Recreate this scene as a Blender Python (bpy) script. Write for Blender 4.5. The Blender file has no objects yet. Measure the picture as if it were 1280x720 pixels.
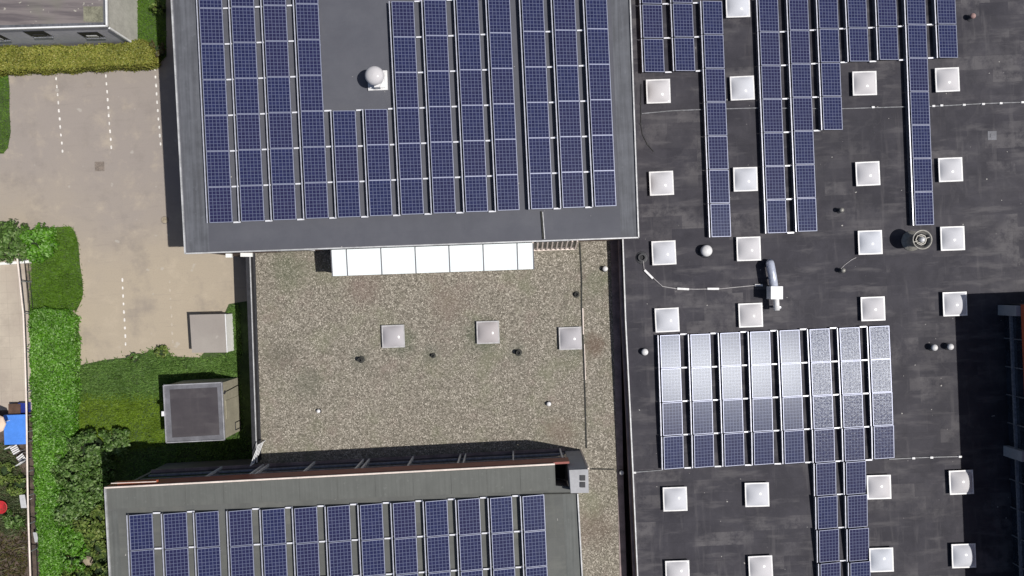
import bpy, math, random
import numpy as np
from mathutils import Vector, Matrix
random.seed(7); rng = np.random.default_rng(7)
PI = math.pi; R = math.radians
F = 914.0; H = 40.0
scene = bpy.context.scene
col = scene.collection

def at(px, py, z=0.0):
    d = (H - z) / F
    return Vector(((px-640)*d, -(py-360)*d, z))

# ------------------------------------------------------------------ nodes
class NT:
    def __init__(s, m): s.t = m.node_tree; s.n = s.t.nodes; s.l = s.t.links
    def new(s, typ, **kw):
        n = s.n.new(typ)
        for k, v in kw.items():
            if k.startswith('i_'):
                key = k[2:]
                key = int(key) if key.isdigit() else key.replace('_', ' ')
                tgt = n.inputs[key]
                if isinstance(v, bpy.types.NodeSocket): s.l.new(v, tgt)
                else: tgt.default_value = v
            else: setattr(n, k, v)
        return n
    def mix(s, f, a, b, mode='MIX'):
        n = s.n.new('ShaderNodeMix'); n.data_type = 'RGBA'; n.blend_type = mode
        for k, v in ((0, f), (6, a), (7, b)):
            if isinstance(v, bpy.types.NodeSocket): s.l.new(v, n.inputs[k])
            else:
                if k and len(v) == 3: v = (*v, 1)
                n.inputs[k].default_value = v
        return n.outputs[2]
    def math(s, op, a, b=0.0, c=0.0):
        n = s.n.new('ShaderNodeMath'); n.operation = op
        for i, v in enumerate((a, b, c)):
            if isinstance(v, bpy.types.NodeSocket): s.l.new(v, n.inputs[i])
            else: n.inputs[i].default_value = v
        return n.outputs[0]
    def step(s, v, lo, hi, t0=0.0, t1=1.0):
        n = s.n.new('ShaderNodeMapRange'); n.interpolation_type = 'SMOOTHSTEP'
        s.l.new(v, n.inputs[0])
        for i, x in enumerate((lo, hi, t0, t1)): n.inputs[i+1].default_value = x
        return n.outputs[0]
    def vec(s, v, scale=(1, 1, 1), rot=0.0, loc=(0, 0, 0)):
        n = s.n.new('ShaderNodeMapping'); s.l.new(v, n.inputs[0])
        n.inputs['Scale'].default_value = scale; n.inputs['Rotation'].default_value = (0, 0, rot)
        n.inputs['Location'].default_value = loc
        return n.outputs[0]
    def noise(s, v, scale, detail=3.0, rough=0.55, dist=0.0, out=0):
        n = s.n.new('ShaderNodeTexNoise'); s.l.new(v, n.inputs['Vector'])
        n.inputs['Scale'].default_value = scale; n.inputs['Detail'].default_value = detail
        n.inputs['Roughness'].default_value = rough; n.inputs['Distortion'].default_value = dist
        return n.outputs[out]
    def bump(s, h, strength=0.3, dist=0.02):
        n = s.n.new('ShaderNodeBump'); s.l.new(h, n.inputs['Height'])
        n.inputs['Strength'].default_value = strength; n.inputs['Distance'].default_value = dist
        return n.outputs[0]

def mat0(name):
    m = bpy.data.materials.new(name); m.use_nodes = True
    nt = NT(m); b = nt.n['Principled BSDF']
    co = nt.n.new('ShaderNodeTexCoord').outputs['Object']
    return m, nt, b, co
def setc(nt, b, c):
    if isinstance(c, bpy.types.NodeSocket): nt.l.new(c, b.inputs['Base Color'])
    else: b.inputs['Base Color'].default_value = (*c, 1)

def plain(name, c, rough=0.6, var=0.15, scale=3.0, metal=0.0, spec=0.5, bump=0.0, bscale=40, rand=0.0):
    m, nt, b, co = mat0(name)
    n1 = nt.noise(co, scale, 5, 0.6)
    n2 = nt.noise(co, scale*9, 3, 0.6)
    f = nt.math('MULTIPLY_ADD', n1, 0.65, nt.math('MULTIPLY', n2, 0.35))
    lo = tuple(x*(1-var*1.6) for x in c); hi = tuple(min(1, x*(1+var*1.6)) for x in c)
    cc = nt.mix(nt.step(f, 0.3, 0.7), lo, hi)
    if rand:
        oi = nt.n.new('ShaderNodeObjectInfo').outputs['Random']
        cc = nt.mix(nt.math('MULTIPLY', oi, rand), cc, (0.02, 0.02, 0.02))
    setc(nt, b, cc)
    b.inputs['Roughness'].default_value = rough; b.inputs['Metallic'].default_value = metal
    b.inputs['Specular IOR Level'].default_value = spec
    if bump: nt.l.new(nt.bump(nt.noise(co, bscale, 4, 0.6), bump, 0.01), b.inputs['Normal'])
    return m

def bitumen(name, dark, mid, light, patch=0.5, rough=0.75, seams=0.3, rot=R(2.6)):
    m, nt, b, co = mat0(name)
    v = nt.vec(co, rot=-rot)
    big = nt.noise(v, 0.16, 4, 0.6)
    med = nt.noise(v, 0.9, 5, 0.65, 0.3)
    hz = nt.noise(nt.vec(v, (0.5, 2.3, 1)), 0.9, 4, 0.6)
    vt = nt.noise(nt.vec(v, (3.2, 0.35, 1), loc=(9, 4, 0)), 0.9, 4, 0.6)
    fine = nt.noise(v, 22, 3, 0.7)
    c = nt.mix(nt.step(med, 0.3, 0.7), dark, mid)
    # sheets of roofing felt, each its own tone
    br = nt.n.new('ShaderNodeTexBrick'); nt.l.new(v, br.inputs['Vector'])
    br.offset = 0.5; br.inputs['Scale'].default_value = 1.0
    br.inputs['Brick Width'].default_value = 3.1; br.inputs['Row Height'].default_value = 0.98
    br.inputs['Mortar Size'].default_value = 0.012; br.inputs['Mortar Smooth'].default_value = 0.6
    br.inputs['Color1'].default_value = (0, 0, 0, 1); br.inputs['Color2'].default_value = (1, 1, 1, 1)
    br.inputs['Mortar'].default_value = (0.5, 0.5, 0.5, 1)
    wob = nt.mix(0.06, v, nt.noise(v, 1.2, 3, 0.6, 0, 1))
    br2 = nt.n.new('ShaderNodeTexBrick'); nt.l.new(nt.vec(wob, loc=(1.3, 0.4, 0)), br2.inputs['Vector'])
    br2.offset = 0.37; br2.inputs['Scale'].default_value = 1.0
    br2.inputs['Brick Width'].default_value = 1.35; br2.inputs['Row Height'].default_value = 0.62
    br2.inputs['Mortar Size'].default_value = 0.0
    br2.inputs['Color1'].default_value = (0, 0, 0, 1); br2.inputs['Color2'].default_value = (1, 1, 1, 1)
    p = nt.math('MULTIPLY', nt.step(br2.outputs[0], 0.2, 1.0), nt.step(nt.noise(v, 0.35, 2, 0.5), 0.42, 0.58))
    p = nt.math('MULTIPLY', p, nt.step(nt.noise(v, 1.5, 5, 0.75), 0.34, 0.62))
    c = nt.mix(nt.math('MULTIPLY', p, patch), c, light)
    c = nt.mix(nt.math('MULTIPLY', nt.step(hz, 0.52, 0.72), patch*0.7), c, light)
    c = nt.mix(nt.math('MULTIPLY', nt.step(vt, 0.55, 0.75), patch*0.5), c, light)
    c = nt.mix(nt.math('MULTIPLY', br.outputs[0], 0.09), c, light)
    c = nt.mix(nt.math('MULTIPLY', br.outputs['Fac'], seams), c, tuple(x*0.35 for x in dark))
    c = nt.mix(nt.math('MULTIPLY', nt.step(big, 0.5, 0.7), 0.35), c, tuple(x*0.75 for x in dark))
    c = nt.mix(nt.math('MULTIPLY', nt.step(fine, 0.5, 0.8), 0.16), c, light)
    # puddle rings
    pn = nt.noise(v, 0.55, 3, 0.5, 0.6)
    ring = nt.math('SUBTRACT', nt.step(pn, 0.60, 0.615), nt.step(pn, 0.62, 0.66))
    c = nt.mix(nt.math('MULTIPLY', ring, patch*0.12), c, light)
    c = nt.mix(nt.math('MULTIPLY', nt.step(nt.noise(v, 5.5, 1, 0.4), 0.795, 0.81), 0.75), c, (0.45, 0.43, 0.40))
    setc(nt, b, c); b.inputs['Roughness'].default_value = rough
    b.inputs['Specular IOR Level'].default_value = 0.35
    hgt = nt.math('MULTIPLY_ADD', fine, 0.6, nt.math('MULTIPLY', med, 1.4))
    nt.l.new(nt.bump(hgt, 0.25, 0.02), b.inputs['Normal'])
    return m

def streaky(name, c, k=0.3, rot=R(2.7), along='y'):
    m, nt, b, co = mat0(name)
    v = nt.vec(co, rot=-rot)
    sc = (7, 0.25, 1) if along == 'y' else (0.25, 7, 1)
    s = nt.noise(nt.vec(v, sc), 1.0, 5, 0.65)
    n = nt.noise(v, 1.3, 5, 0.65)
    f = nt.math('MULTIPLY_ADD', s, 0.6, nt.math('MULTIPLY', n, 0.4))
    cc = nt.mix(nt.step(f, 0.33, 0.68), tuple(x*(1-k) for x in c), tuple(x*(1+k) for x in c))
    cc = nt.mix(nt.math('MULTIPLY', nt.step(nt.noise(v, 4.5, 3, 0.6), 0.62, 0.72), 0.25), cc, tuple(min(1, x*1.9) for x in c))
    cc = nt.mix(nt.math('MULTIPLY', nt.noise(v, 30, 2, 0.6), 0.2), cc, tuple(x*0.6 for x in c))
    setc(nt, b, cc); b.inputs['Roughness'].default_value = 0.7; b.inputs['Specular IOR Level'].default_value = 0.35
    nt.l.new(nt.bump(nt.noise(v, 18, 4, 0.6), 0.15, 0.01), b.inputs['Normal'])
    return m

ZG_ = 2.6; GLOC = at(540, 430, 0)
STAINS = [(500, 425, 1.3, (0.07, 0.10, 0.05), .55), (602, 420, 1.4, (0.07, 0.10, 0.05), .55), (715, 428, 1.2, (0.07, 0.10, 0.05), .5), (742, 432, 1.0, (0.13, 0.07, 0.04), .6), (450, 449, .9, (0.12, 0.13, 0.09), .4),
          (540, 442, .8, (0.10, 0.11, 0.08), .4), (648, 441, .8, (0.12, 0.13, 0.09), .4), (350, 445, 1.2, (0.10, 0.09, 0.06), .45), (385, 480, 1.3, (0.09, 0.10, 0.06), .4), (360, 335, 1.6, (0.10, 0.13, 0.06), .4),
          (745, 355, 1.1, (0.12, 0.15, 0.07), .4), (700, 540, 1.3, (0.17, 0.11, 0.07), .4), (745, 660, 1.5, (0.14, 0.09, 0.06), .4), (455, 360, 1.5, (0.17, 0.10, 0.08), .35), (560, 380, 1.6, (0.19, 0.12, 0.09), .35)]
def gravel_mat():
    m, nt, b, co = mat0('roof gravel')
    v = nt.vec(co, scale=(1, 1, 0.0))
    wv = nt.n.new('ShaderNodeVectorMath'); wv.operation = 'ADD'
    nt.l.new(v, wv.inputs[0])
    vo = nt.n.new('ShaderNodeTexVoronoi'); nt.l.new(v, vo.inputs['Vector']); vo.inputs['Scale'].default_value = 19
    vo2 = nt.n.new('ShaderNodeTexVoronoi'); nt.l.new(v, vo2.inputs['Vector']); vo2.inputs['Scale'].default_value = 30
    sx = nt.n.new('ShaderNodeSeparateColor'); nt.l.new(vo.outputs['Color'], sx.inputs[0])
    sx2 = nt.n.new('ShaderNodeSeparateColor'); nt.l.new(vo2.outputs['Color'], sx2.inputs[0])
    val = nt.math('MULTIPLY_ADD', sx.outputs[0], 0.6, nt.math('MULTIPLY', sx2.outputs[0], 0.4))
    cr = nt.n.new('ShaderNodeValToRGB'); nt.l.new(val, cr.inputs[0])
    e = cr.color_ramp.elements
    e[0].position = 0.08; e[0].color = (0.09, 0.078, 0.055, 1)
    e[1].position = 0.95; e[1].color = (0.60, 0.535, 0.425, 1)
    x = e.new(0.4); x.color = (0.185, 0.16, 0.117, 1)
    x = e.new(0.7); x.color = (0.29, 0.253, 0.192, 1)
    c = cr.outputs[0]
    n = nt.noise(v, 0.45, 5, 0.62)
    n2 = nt.noise(nt.vec(v, loc=(20, 3, 0)), 0.7, 5, 0.65)
    n3 = nt.noise(v, 2.2, 4, 0.7)
    c = nt.mix(nt.math('MULTIPLY', nt.step(n, 0.48, 0.7), 0.42), c, (0.185, 0.195, 0.10))
    c = nt.mix(nt.math('MULTIPLY', nt.step(n2, 0.52, 0.72), 0.32), c, (0.25, 0.17, 0.14))
    c = nt.mix(nt.math('MULTIPLY', nt.step(n3, 0.55, 0.75), 0.35), c, (0.09, 0.075, 0.05))
    for (px, py, rad, cc_, k) in STAINS:
        q = at(px, py, ZG_)-GLOC
        vm = nt.n.new('ShaderNodeVectorMath'); vm.operation = 'DISTANCE'; nt.l.new(v, vm.inputs[0]); vm.inputs[1].default_value = (q.x, q.y, 0)
        dd = nt.math('ADD', vm.outputs['Value'], nt.math('MULTIPLY', n3, rad*0.9))
        c = nt.mix(nt.math('MULTIPLY', nt.step(dd, rad*0.6, rad*1.35, 1.0, 0.0), k), c, cc_)
    tint = nt.n.new('ShaderNodeHueSaturation'); tint.inputs['Saturation'].default_value = 0.76
    nt.l.new(c, tint.inputs['Color'])
    setc(nt, b, tint.outputs[0]); b.inputs['Roughness'].default_value = 0.9; b.inputs['Specular IOR Level'].default_value = 0.2
    h = nt.math('SUBTRACT', 1.0, vo.outputs['Distance'])
    nt.l.new(nt.bump(h, 0.8, 0.03), b.inputs['Normal'])
    return m

def concrete_mat(name, a, b2, stain=1.0, tile=None, ysplit=None):
    m, nt, b, co = mat0(name)
    v = nt.vec(co, scale=(1, 1, 0), rot=-R(3))
    n1 = nt.noise(v, 0.13, 5, 0.6); n2 = nt.noise(v, 0.8, 6, 0.68, 0.2); n3 = nt.noise(v, 14, 4, 0.7)
    f1 = nt.step(n1, 0.42, 0.58)
    if ysplit is not None:
        sx = nt.n.new('ShaderNodeSeparateXYZ'); nt.l.new(co, sx.inputs[0])
        f1 = nt.step(nt.math('ADD', nt.math('MULTIPLY_ADD', sx.outputs[1], -0.07, ysplit*0.07), nt.math('MULTIPLY', n1, 1.0)), 0.2, 0.9)
    c = nt.mix(f1, a, b2)
    c = nt.mix(nt.math('MULTIPLY', nt.step(n2, 0.5, 0.75), 0.35*stain), c, tuple(x*1.28 for x in b2))
    c = nt.mix(nt.math('MULTIPLY', nt.step(nt.noise(nt.vec(v, loc=(5, 8, 0)), 0.55, 5, 0.65), 0.5, 0.72), 0.4*stain), c, tuple(x*0.72 for x in a))
    c = nt.mix(nt.math('MULTIPLY', nt.step(nt.noise(nt.vec(v, (0.4, 4, 1)), 1.4, 4, 0.6), 0.55, 0.75), 0.16*stain), c, tuple(x*0.7 for x in a))
    spots = nt.step(nt.noise(v, 1.7, 2, 0.4), 0.70, 0.76)
    c = nt.mix(nt.math('MULTIPLY', spots, 0.4), c, (0.5, 0.47, 0.42))
    c = nt.mix(nt.math('MULTIPLY', nt.step(n3, 0.45, 0.8), 0.3), c, tuple(x*0.66 for x in a))
    if tile:
        br = nt.n.new('ShaderNodeTexBrick'); nt.l.new(v, br.inputs['Vector'])
        br.offset = 0.0; br.inputs['Scale'].default_value = 1.0
        br.inputs['Brick Width'].default_value = tile; br.inputs['Row Height'].default_value = tile
        br.inputs['Mortar Size'].default_value = 0.012
        br.inputs['Color1'].default_value = (0, 0, 0, 1); br.inputs['Color2'].default_value = (1, 1, 1, 1)
        c = nt.mix(nt.math('MULTIPLY', br.outputs[0], 0.10), c, tuple(x*0.7 for x in a))
        c = nt.mix(nt.math('MULTIPLY', br.outputs['Fac'], 0.25), c, tuple(x*0.45 for x in a))
    setc(nt, b, c); b.inputs['Roughness'].default_value = 0.9; b.inputs['Specular IOR Level'].default_value = 0.25
    nt.l.new(nt.bump(n3, 0.3, 0.01), b.inputs['Normal'])
    return m

def leaf_mat(name, cols, rough=0.5, spec=0.35):
    m, nt, b, co = mat0(name)
    g = nt.n.new('ShaderNodeNewGeometry').outputs['Random Per Island']
    cr = nt.n.new('ShaderNodeValToRGB'); nt.l.new(g, cr.inputs[0])
    e = cr.color_ramp.elements
    e[0].color = (*cols[0], 1); e[1].color = (*cols[-1], 1)
    for i, c in enumerate(cols[1:-1]):
        x = e.new((i+1)/(len(cols)-1)); x.color = (*c, 1)
    n = nt.noise(co, 0.9, 4, 0.6)
    c = nt.mix(nt.math('MULTIPLY', nt.step(n, 0.4, 0.7), 0.45), cr.outputs[0], tuple(x*0.55 for x in cols[0]))
    setc(nt, b, c); b.inputs['Roughness'].default_value = rough; b.inputs['Specular IOR Level'].default_value = spec
    tr = nt.n.new('ShaderNodeBsdfTranslucent'); nt.l.new(c, tr.inputs[0])
    mx = nt.n.new('ShaderNodeMixShader'); mx.inputs[0].default_value = 0.25
    nt.l.new(b.outputs[0], mx.inputs[1]); nt.l.new(tr.outputs[0], mx.inputs[2])
    nt.l.new(mx.outputs[0], nt.n['Material Output'].inputs[0])
    return m

def panel_mat(grain=False):
    m, nt, b, co = mat0('solar cells grainy glass' if grain else 'solar cells')
    uv = nt.n.new('ShaderNodeTexCoord').outputs['UV']
    br = nt.n.new('ShaderNodeTexBrick'); nt.l.new(uv, br.inputs['Vector'])
    br.offset = 0.0; br.inputs['Scale'].default_value = 1.0
    br.inputs['Brick Width'].default_value = 1.0; br.inputs['Row Height'].default_value = 1.0
    br.inputs['Mortar Size'].default_value = 0.10; br.inputs['Mortar Smooth'].default_value = 0.5
    br.inputs['Color1'].default_value = (0, 0, 0, 1); br.inputs['Color2'].default_value = (1, 1, 1, 1)
    oi = nt.n.new('ShaderNodeObjectInfo').outputs['Random']
    base = nt.mix(nt.math('MULTIPLY', br.outputs[0], 0.6), (0.014, 0.016, 0.055), (0.028, 0.034, 0.100))
    base = nt.mix(nt.math('MULTIPLY', oi, 0.5), base, (0.024, 0.018, 0.050))
    nz = nt.noise(uv, 2.5, 4, 0.7)
    base = nt.mix(nt.math('MULTIPLY', nt.step(nz, 0.4, 0.7), 0.4), base, (0.022, 0.032, 0.075))
    c = nt.mix(nt.math('MULTIPLY', br.outputs['Fac'], 0.72), base, (0.135, 0.155, 0.235))
    dirt = nt.noise(nt.vec(co, (1, 1, 0)), 3.0, 5, 0.7)
    c = nt.mix(nt.math('MULTIPLY', nt.step(dirt, 0.52, 0.75), 0.10), c, (0.25, 0.25, 0.25))
    c = nt.mix(nt.math('MULTIPLY', nt.step(nt.noise(nt.vec(co, (1, 1, 0)), 7.0, 1, 0.4), 0.78, 0.80), 0.6), c, (0.5, 0.5, 0.48))
    setc(nt, b, c); b.inputs['Specular Tint'].default_value = (0.90, 0.95, 1.0, 1)
    rr = nt.math('MULTIPLY_ADD', nt.noise(uv, 3.0, 5, 0.75), 0.10, 0.185)
    nt.l.new(rr, b.inputs['Roughness'])
    b.inputs['Specular IOR Level'].default_value = 0.135 if grain else 0.09
    gv = nt.vec(co, (1, 0.45, 1))
    nt.l.new(nt.bump(nt.noise(gv, 10.0, 3, 0.8) if grain else nt.noise(uv, 9.0, 4, 0.7), 0.5 if grain else 0.10, 0.022 if grain else 0.01), b.inputs['Normal'])
    return m

M = {}
M['bit_black'] = bitumen('black roofing felt', (0.019, 0.0175, 0.025), (0.036, 0.0335, 0.043), (0.105, 0.098, 0.102), 0.8)
M['bit_grey'] = bitumen('slate grey roofing membrane', (0.082, 0.084, 0.100), (0.095, 0.097, 0.113), (0.13, 0.13, 0.14), 0.15, seams=0.06)
M['bit_green'] = bitumen('greenish grey roofing membrane', (0.090, 0.093, 0.088), (0.108, 0.111, 0.105), (0.2, 0.2, 0.17), 0.25, seams=0.10)
M['edge_grey'] = streaky('weathered edge membrane', (0.103, 0.107, 0.120), 0.3)
M['edge_green'] = streaky('weathered greenish edge membrane', (0.112, 0.117, 0.110), 0.2)
M['slab_green'] = streaky('stained roof sheets', (0.118, 0.122, 0.112), 0.13)
M['gravel'] = gravel_mat()
M['concrete'] = concrete_mat('weathered concrete paving', (0.30, 0.263, 0.235), (0.39, 0.33, 0.25), 1.25, tile=None, ysplit=4.0)
M['patio'] = concrete_mat('patio slabs', (0.40, 0.34, 0.28), (0.47, 0.41, 0.33), tile=0.6)
M['soil'] = plain('dark garden soil', (0.075, 0.055, 0.042), 0.95, 0.5, 1.6, bump=0.8, bscale=9)
M['verge'] = plain('gritty verge', (0.17, 0.14, 0.105), 0.95, 0.4, 3, bump=0.5, bscale=20)
M['earth'] = plain('ground', (0.16, 0.15, 0.11), 0.95, 0.3, 0.4)
M['grass_base'] = plain('grass soil', (0.045, 0.075, 0.02), 0.95, 0.35, 2.0, bump=0.5, bscale=20)
M['road'] = concrete_mat('grey asphalt', (0.10, 0.10, 0.10), (0.12, 0.12, 0.12))
M['paint'] = plain('worn white paint', (0.72, 0.69, 0.64), 0.7, 0.22, 9)
M['paint_faint'] = plain('faded paint', (0.43, 0.375, 0.30), 0.8, 0.2, 9)
M['white_metal'] = plain('white coated metal', (0.78, 0.78, 0.78), 0.4, 0.06, 3)
M['trim'] = plain('pale metal coping', (0.50, 0.50, 0.50), 0.45, 0.2, 2, metal=0.2)
M['trim_dark'] = plain('brown metal coping', (0.25, 0.19, 0.18), 0.5, 0.25, 2)
M['alu'] = plain('brushed aluminium', (0.62, 0.63, 0.70), 0.35, 0.1, 6, metal=0.35)
M['alu_frame'] = plain('anodised frame', (0.27, 0.29, 0.39), 0.4, 0.1, 6, metal=0.2)
M['alu_bright'] = plain('bright aluminium rail', (0.85, 0.85, 0.88), 0.3, 0.06, 6, metal=0.2)
M['duct'] = plain('bluish duct steel', (0.50, 0.53, 0.62), 0.35, 0.15, 8, metal=0.25)
M['galv'] = plain('galvanised steel', (0.42, 0.43, 0.47), 0.35, 0.25, 8, metal=0.6)
M['dark'] = plain('dark plastic', (0.022, 0.022, 0.026), 0.6, 0.25, 5)
M['black'] = plain('dark opening', (0.008, 0.008, 0.010), 0.7, 0.2, 5)
M['glass_dark'] = plain('dark window glass', (0.025, 0.032, 0.045), 0.08, 0.3, 0.8, spec=0.6)
M['brick'] = plain('brown brick wall', (0.17, 0.11, 0.085), 0.85, 0.25, 5, bump=0.3)
M['hall_wall'] = plain('brown rendered wall', (0.42, 0.34, 0.32), 0.85, 0.2, 2)
M['red'] = plain('red painted cladding', (0.24, 0.065, 0.05), 0.5, 0.15, 1.5)
M['orange'] = plain('orange red trim', (0.36, 0.09, 0.045), 0.5, 0.15, 1.5)
M['redwall'] = plain('orange red facade panels', (0.50, 0.10, 0.04), 0.5, 0.1, 1.5)
M['taupe'] = plain('taupe render', (0.20, 0.185, 0.17), 0.85, 0.12, 0.7)
M['house_wall'] = plain('grey plaster', (0.44, 0.43, 0.385), 0.85, 0.12, 0.9, bump=0.2, bscale=15)
M['grey_wall'] = plain('mid grey plaster', (0.36, 0.36, 0.37), 0.85, 0.08, 0.9)
M['house_wall_lightened'] = plain('grey plaster lightened for grazing sun', (0.52, 0.51, 0.54), 0.85, 0.08, 0.9)  # same house plaster, colour lightened because the sun only grazes the south side
M['beige_wall'] = plain('beige plaster', (0.34, 0.315, 0.235), 0.85, 0.12, 1.1)
M['white_wall'] = plain('white plaster', (0.8, 0.8, 0.76), 0.8, 0.05, 1.1)
M['box_roof'] = concrete_mat('grey flat roof sheet', (0.30, 0.27, 0.245), (0.33, 0.30, 0.27), 0.5)
M['tower_roof'] = bitumen('dark purple roofing', (0.046, 0.040, 0.046), (0.062, 0.055, 0.060), (0.13, 0.12, 0.12), 0.3, seams=0.0)
M['tower_rim'] = plain('dull grey rim', (0.30, 0.30, 0.32), 0.6, 0.2, 2)
M['tower_edge'] = plain('grey roof border', (0.135, 0.135, 0.15), 0.7, 0.15, 2)
M['brown_wood'] = plain('brown timber', (0.10, 0.055, 0.035), 0.8, 0.2, 3)
M['cable'] = plain('grey cable', (0.35, 0.33, 0.33), 0.6, 0.2, 3)
M['cable_dark'] = plain('black cable', (0.015, 0.015, 0.015), 0.6, 0.2, 3)
M['conduit'] = plain('pale conductor strip', (0.19, 0.19, 0.20), 0.5, 0.35, 5)
M['joint'] = plain('dark joint', (0.035, 0.035, 0.03), 0.9, 0.4, 6)
M['blue'] = plain('bright blue sheet', (0.075, 0.24, 0.72), 0.45, 0.08, 1.5)
M['navy'] = plain('navy blue plastic', (0.02, 0.035, 0.22), 0.4, 0.15, 2)
M['red_tub'] = plain('red plastic', (0.50, 0.03, 0.035), 0.4, 0.1, 2)
M['cream'] = plain('cream cloth', (0.62, 0.47, 0.36), 0.8, 0.1, 3)
M['dull_frame'] = plain('grimy plastic frame', (0.42, 0.41, 0.41), 0.6, 0.15, 5)
M['pvc'] = plain('off white plastic', (0.70, 0.69, 0.68), 0.45, 0.12, 4)
M['pink'] = plain('pinkish clay', (0.35, 0.22, 0.20), 0.7, 0.2, 4)
M['vent'] = plain('grey beige fan casing', (0.25, 0.24, 0.215), 0.45, 0.2, 5, metal=0.2)
M['rail'] = plain('pale pink painted rail', (0.72, 0.62, 0.55), 0.5, 0.12, 1.2)
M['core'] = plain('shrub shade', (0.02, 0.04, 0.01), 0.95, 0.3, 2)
M['stone'] = plain('tan stone', (0.30, 0.25, 0.18), 0.9, 0.25, 4, bump=0.4)
M['manhole'] = plain('iron grating', (0.20, 0.17, 0.145), 0.8, 0.3, 12)
M['wood_grey'] = plain('weathered timber', (0.20, 0.16, 0.13), 0.85, 0.25, 4)
M['cells'] = panel_mat(); M['cells_grainy'] = panel_mat(True)
M['moss_patch'] = plain('mossy roof patch', (0.20, 0.195, 0.14), 0.9, 0.3, 1.8)
M['poly'] = plain('white polycarbonate', (0.80, 0.86, 0.865), 0.35, 0.015, 1.2)

def dome_mat(name, c, rough):
    m, nt, b, co = mat0(name)
    oi = nt.n.new('ShaderNodeObjectInfo').outputs['Random']
    d = nt.noise(co, 3.0, 5, 0.7)
    cc = nt.mix(nt.math('MULTIPLY', nt.step(d, 0.4, 0.75), 0.28), c, tuple(x*0.78 for x in c))
    cc = nt.mix(nt.math('MULTIPLY', oi, 0.75), cc, (c[0]*0.95, c[1]*0.86, c[2]*0.78))
    setc(nt, b, cc); b.inputs['Roughness'].default_value = rough
    b.inputs['Specular IOR Level'].default_value = 0.28
    return m
M['dome'] = dome_mat('opal acrylic dome', (0.56, 0.58, 0.625), 0.12)
M['dome_dull'] = dome_mat('dusty acrylic dome', (0.42, 0.415, 0.44), 0.12)

def house_roof_mat():
    m, nt, b, co = mat0('mossy flat roof')
    v = nt.vec(co, rot=-R(-2))
    hz = nt.noise(nt.vec(v, (0.25, 3.0, 1)), 1.0, 5, 0.65)
    bl = nt.noise(v, 0.35, 3, 0.5)
    c = nt.mix(nt.step(hz, 0.35, 0.65), (0.10, 0.085, 0.09), (0.19, 0.165, 0.16))
    c = nt.mix(nt.math('MULTIPLY', nt.step(bl, 0.45, 0.6), 0.5), c, (0.155, 0.16, 0.115))
    sp = nt.step(nt.noise(v, 5.0, 2, 0.5), 0.68, 0.73)
    c = nt.mix(nt.math('MULTIPLY', sp, 0.7), c, (0.45, 0.43, 0.36))
    setc(nt, b, c); b.inputs['Roughness'].default_value = 0.8
    return m
M['house_roof'] = house_roof_mat()
M['lf_gold'] = leaf_mat('golden hedge leaves', [(0.17, 0.19, 0.03), (0.25, 0.28, 0.05), (0.31, 0.32, 0.06), (0.42, 0.37, 0.10)])
M['lf_bright'] = leaf_mat('bright green leaves', [(0.045, 0.13, 0.008), (0.085, 0.24, 0.012), (0.13, 0.32, 0.02), (0.32, 0.50, 0.18)])
M['lf_dark'] = leaf_mat('dark shrub leaves', [(0.04, 0.085, 0.016), (0.085, 0.17, 0.03), (0.13, 0.23, 0.05), (0.28, 0.38, 0.16)])
M['lf_olive'] = leaf_mat('olive shrub leaves', [(0.05, 0.08, 0.018), (0.12, 0.19, 0.035), (0.19, 0.27, 0.055), (0.28, 0.32, 0.10)])
M['lf_brown'] = leaf_mat('brownish shrub leaves', [(0.04, 0.03, 0.012), (0.10, 0.075, 0.03), (0.13, 0.12, 0.04), (0.07, 0.10, 0.03)])
M['gr_green'] = leaf_mat('lawn grass blades', [(0.07, 0.15, 0.010), (0.095, 0.20, 0.012), (0.13, 0.25, 0.018)], 0.6)
M['gr_dark'] = leaf_mat('dark weeds', [(0.075, 0.155, 0.028), (0.12, 0.22, 0.043), (0.16, 0.27, 0.06)], 0.6)
M['gr_olive'] = leaf_mat('olive grass blades', [(0.11, 0.19, 0.012), (0.155, 0.25, 0.016), (0.20, 0.30, 0.028)], 0.6)
M['gr_mix'] = leaf_mat('garden weeds', [(0.05, 0.075, 0.03), (0.10, 0.15, 0.05), (0.09, 0.07, 0.04), (0.15, 0.20, 0.09)], 0.6)

# ------------------------------------------------------------------ objects
def tag(o, label=None, cat=None, group=None, kind=None):
    if label: o['label'] = label
    if cat: o['category'] = cat
    if group: o['group'] = group
    if kind: o['kind'] = kind
    return o
def thing(name, label, cat, loc=(0, 0, 0), rot=(0, 0, 0), group=None):
    o = bpy.data.objects.new(name, None); col.objects.link(o)
    o.location = loc; o.rotation_euler = rot; o.empty_display_size = 0.3
    return tag(o, label, cat, group)

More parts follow.
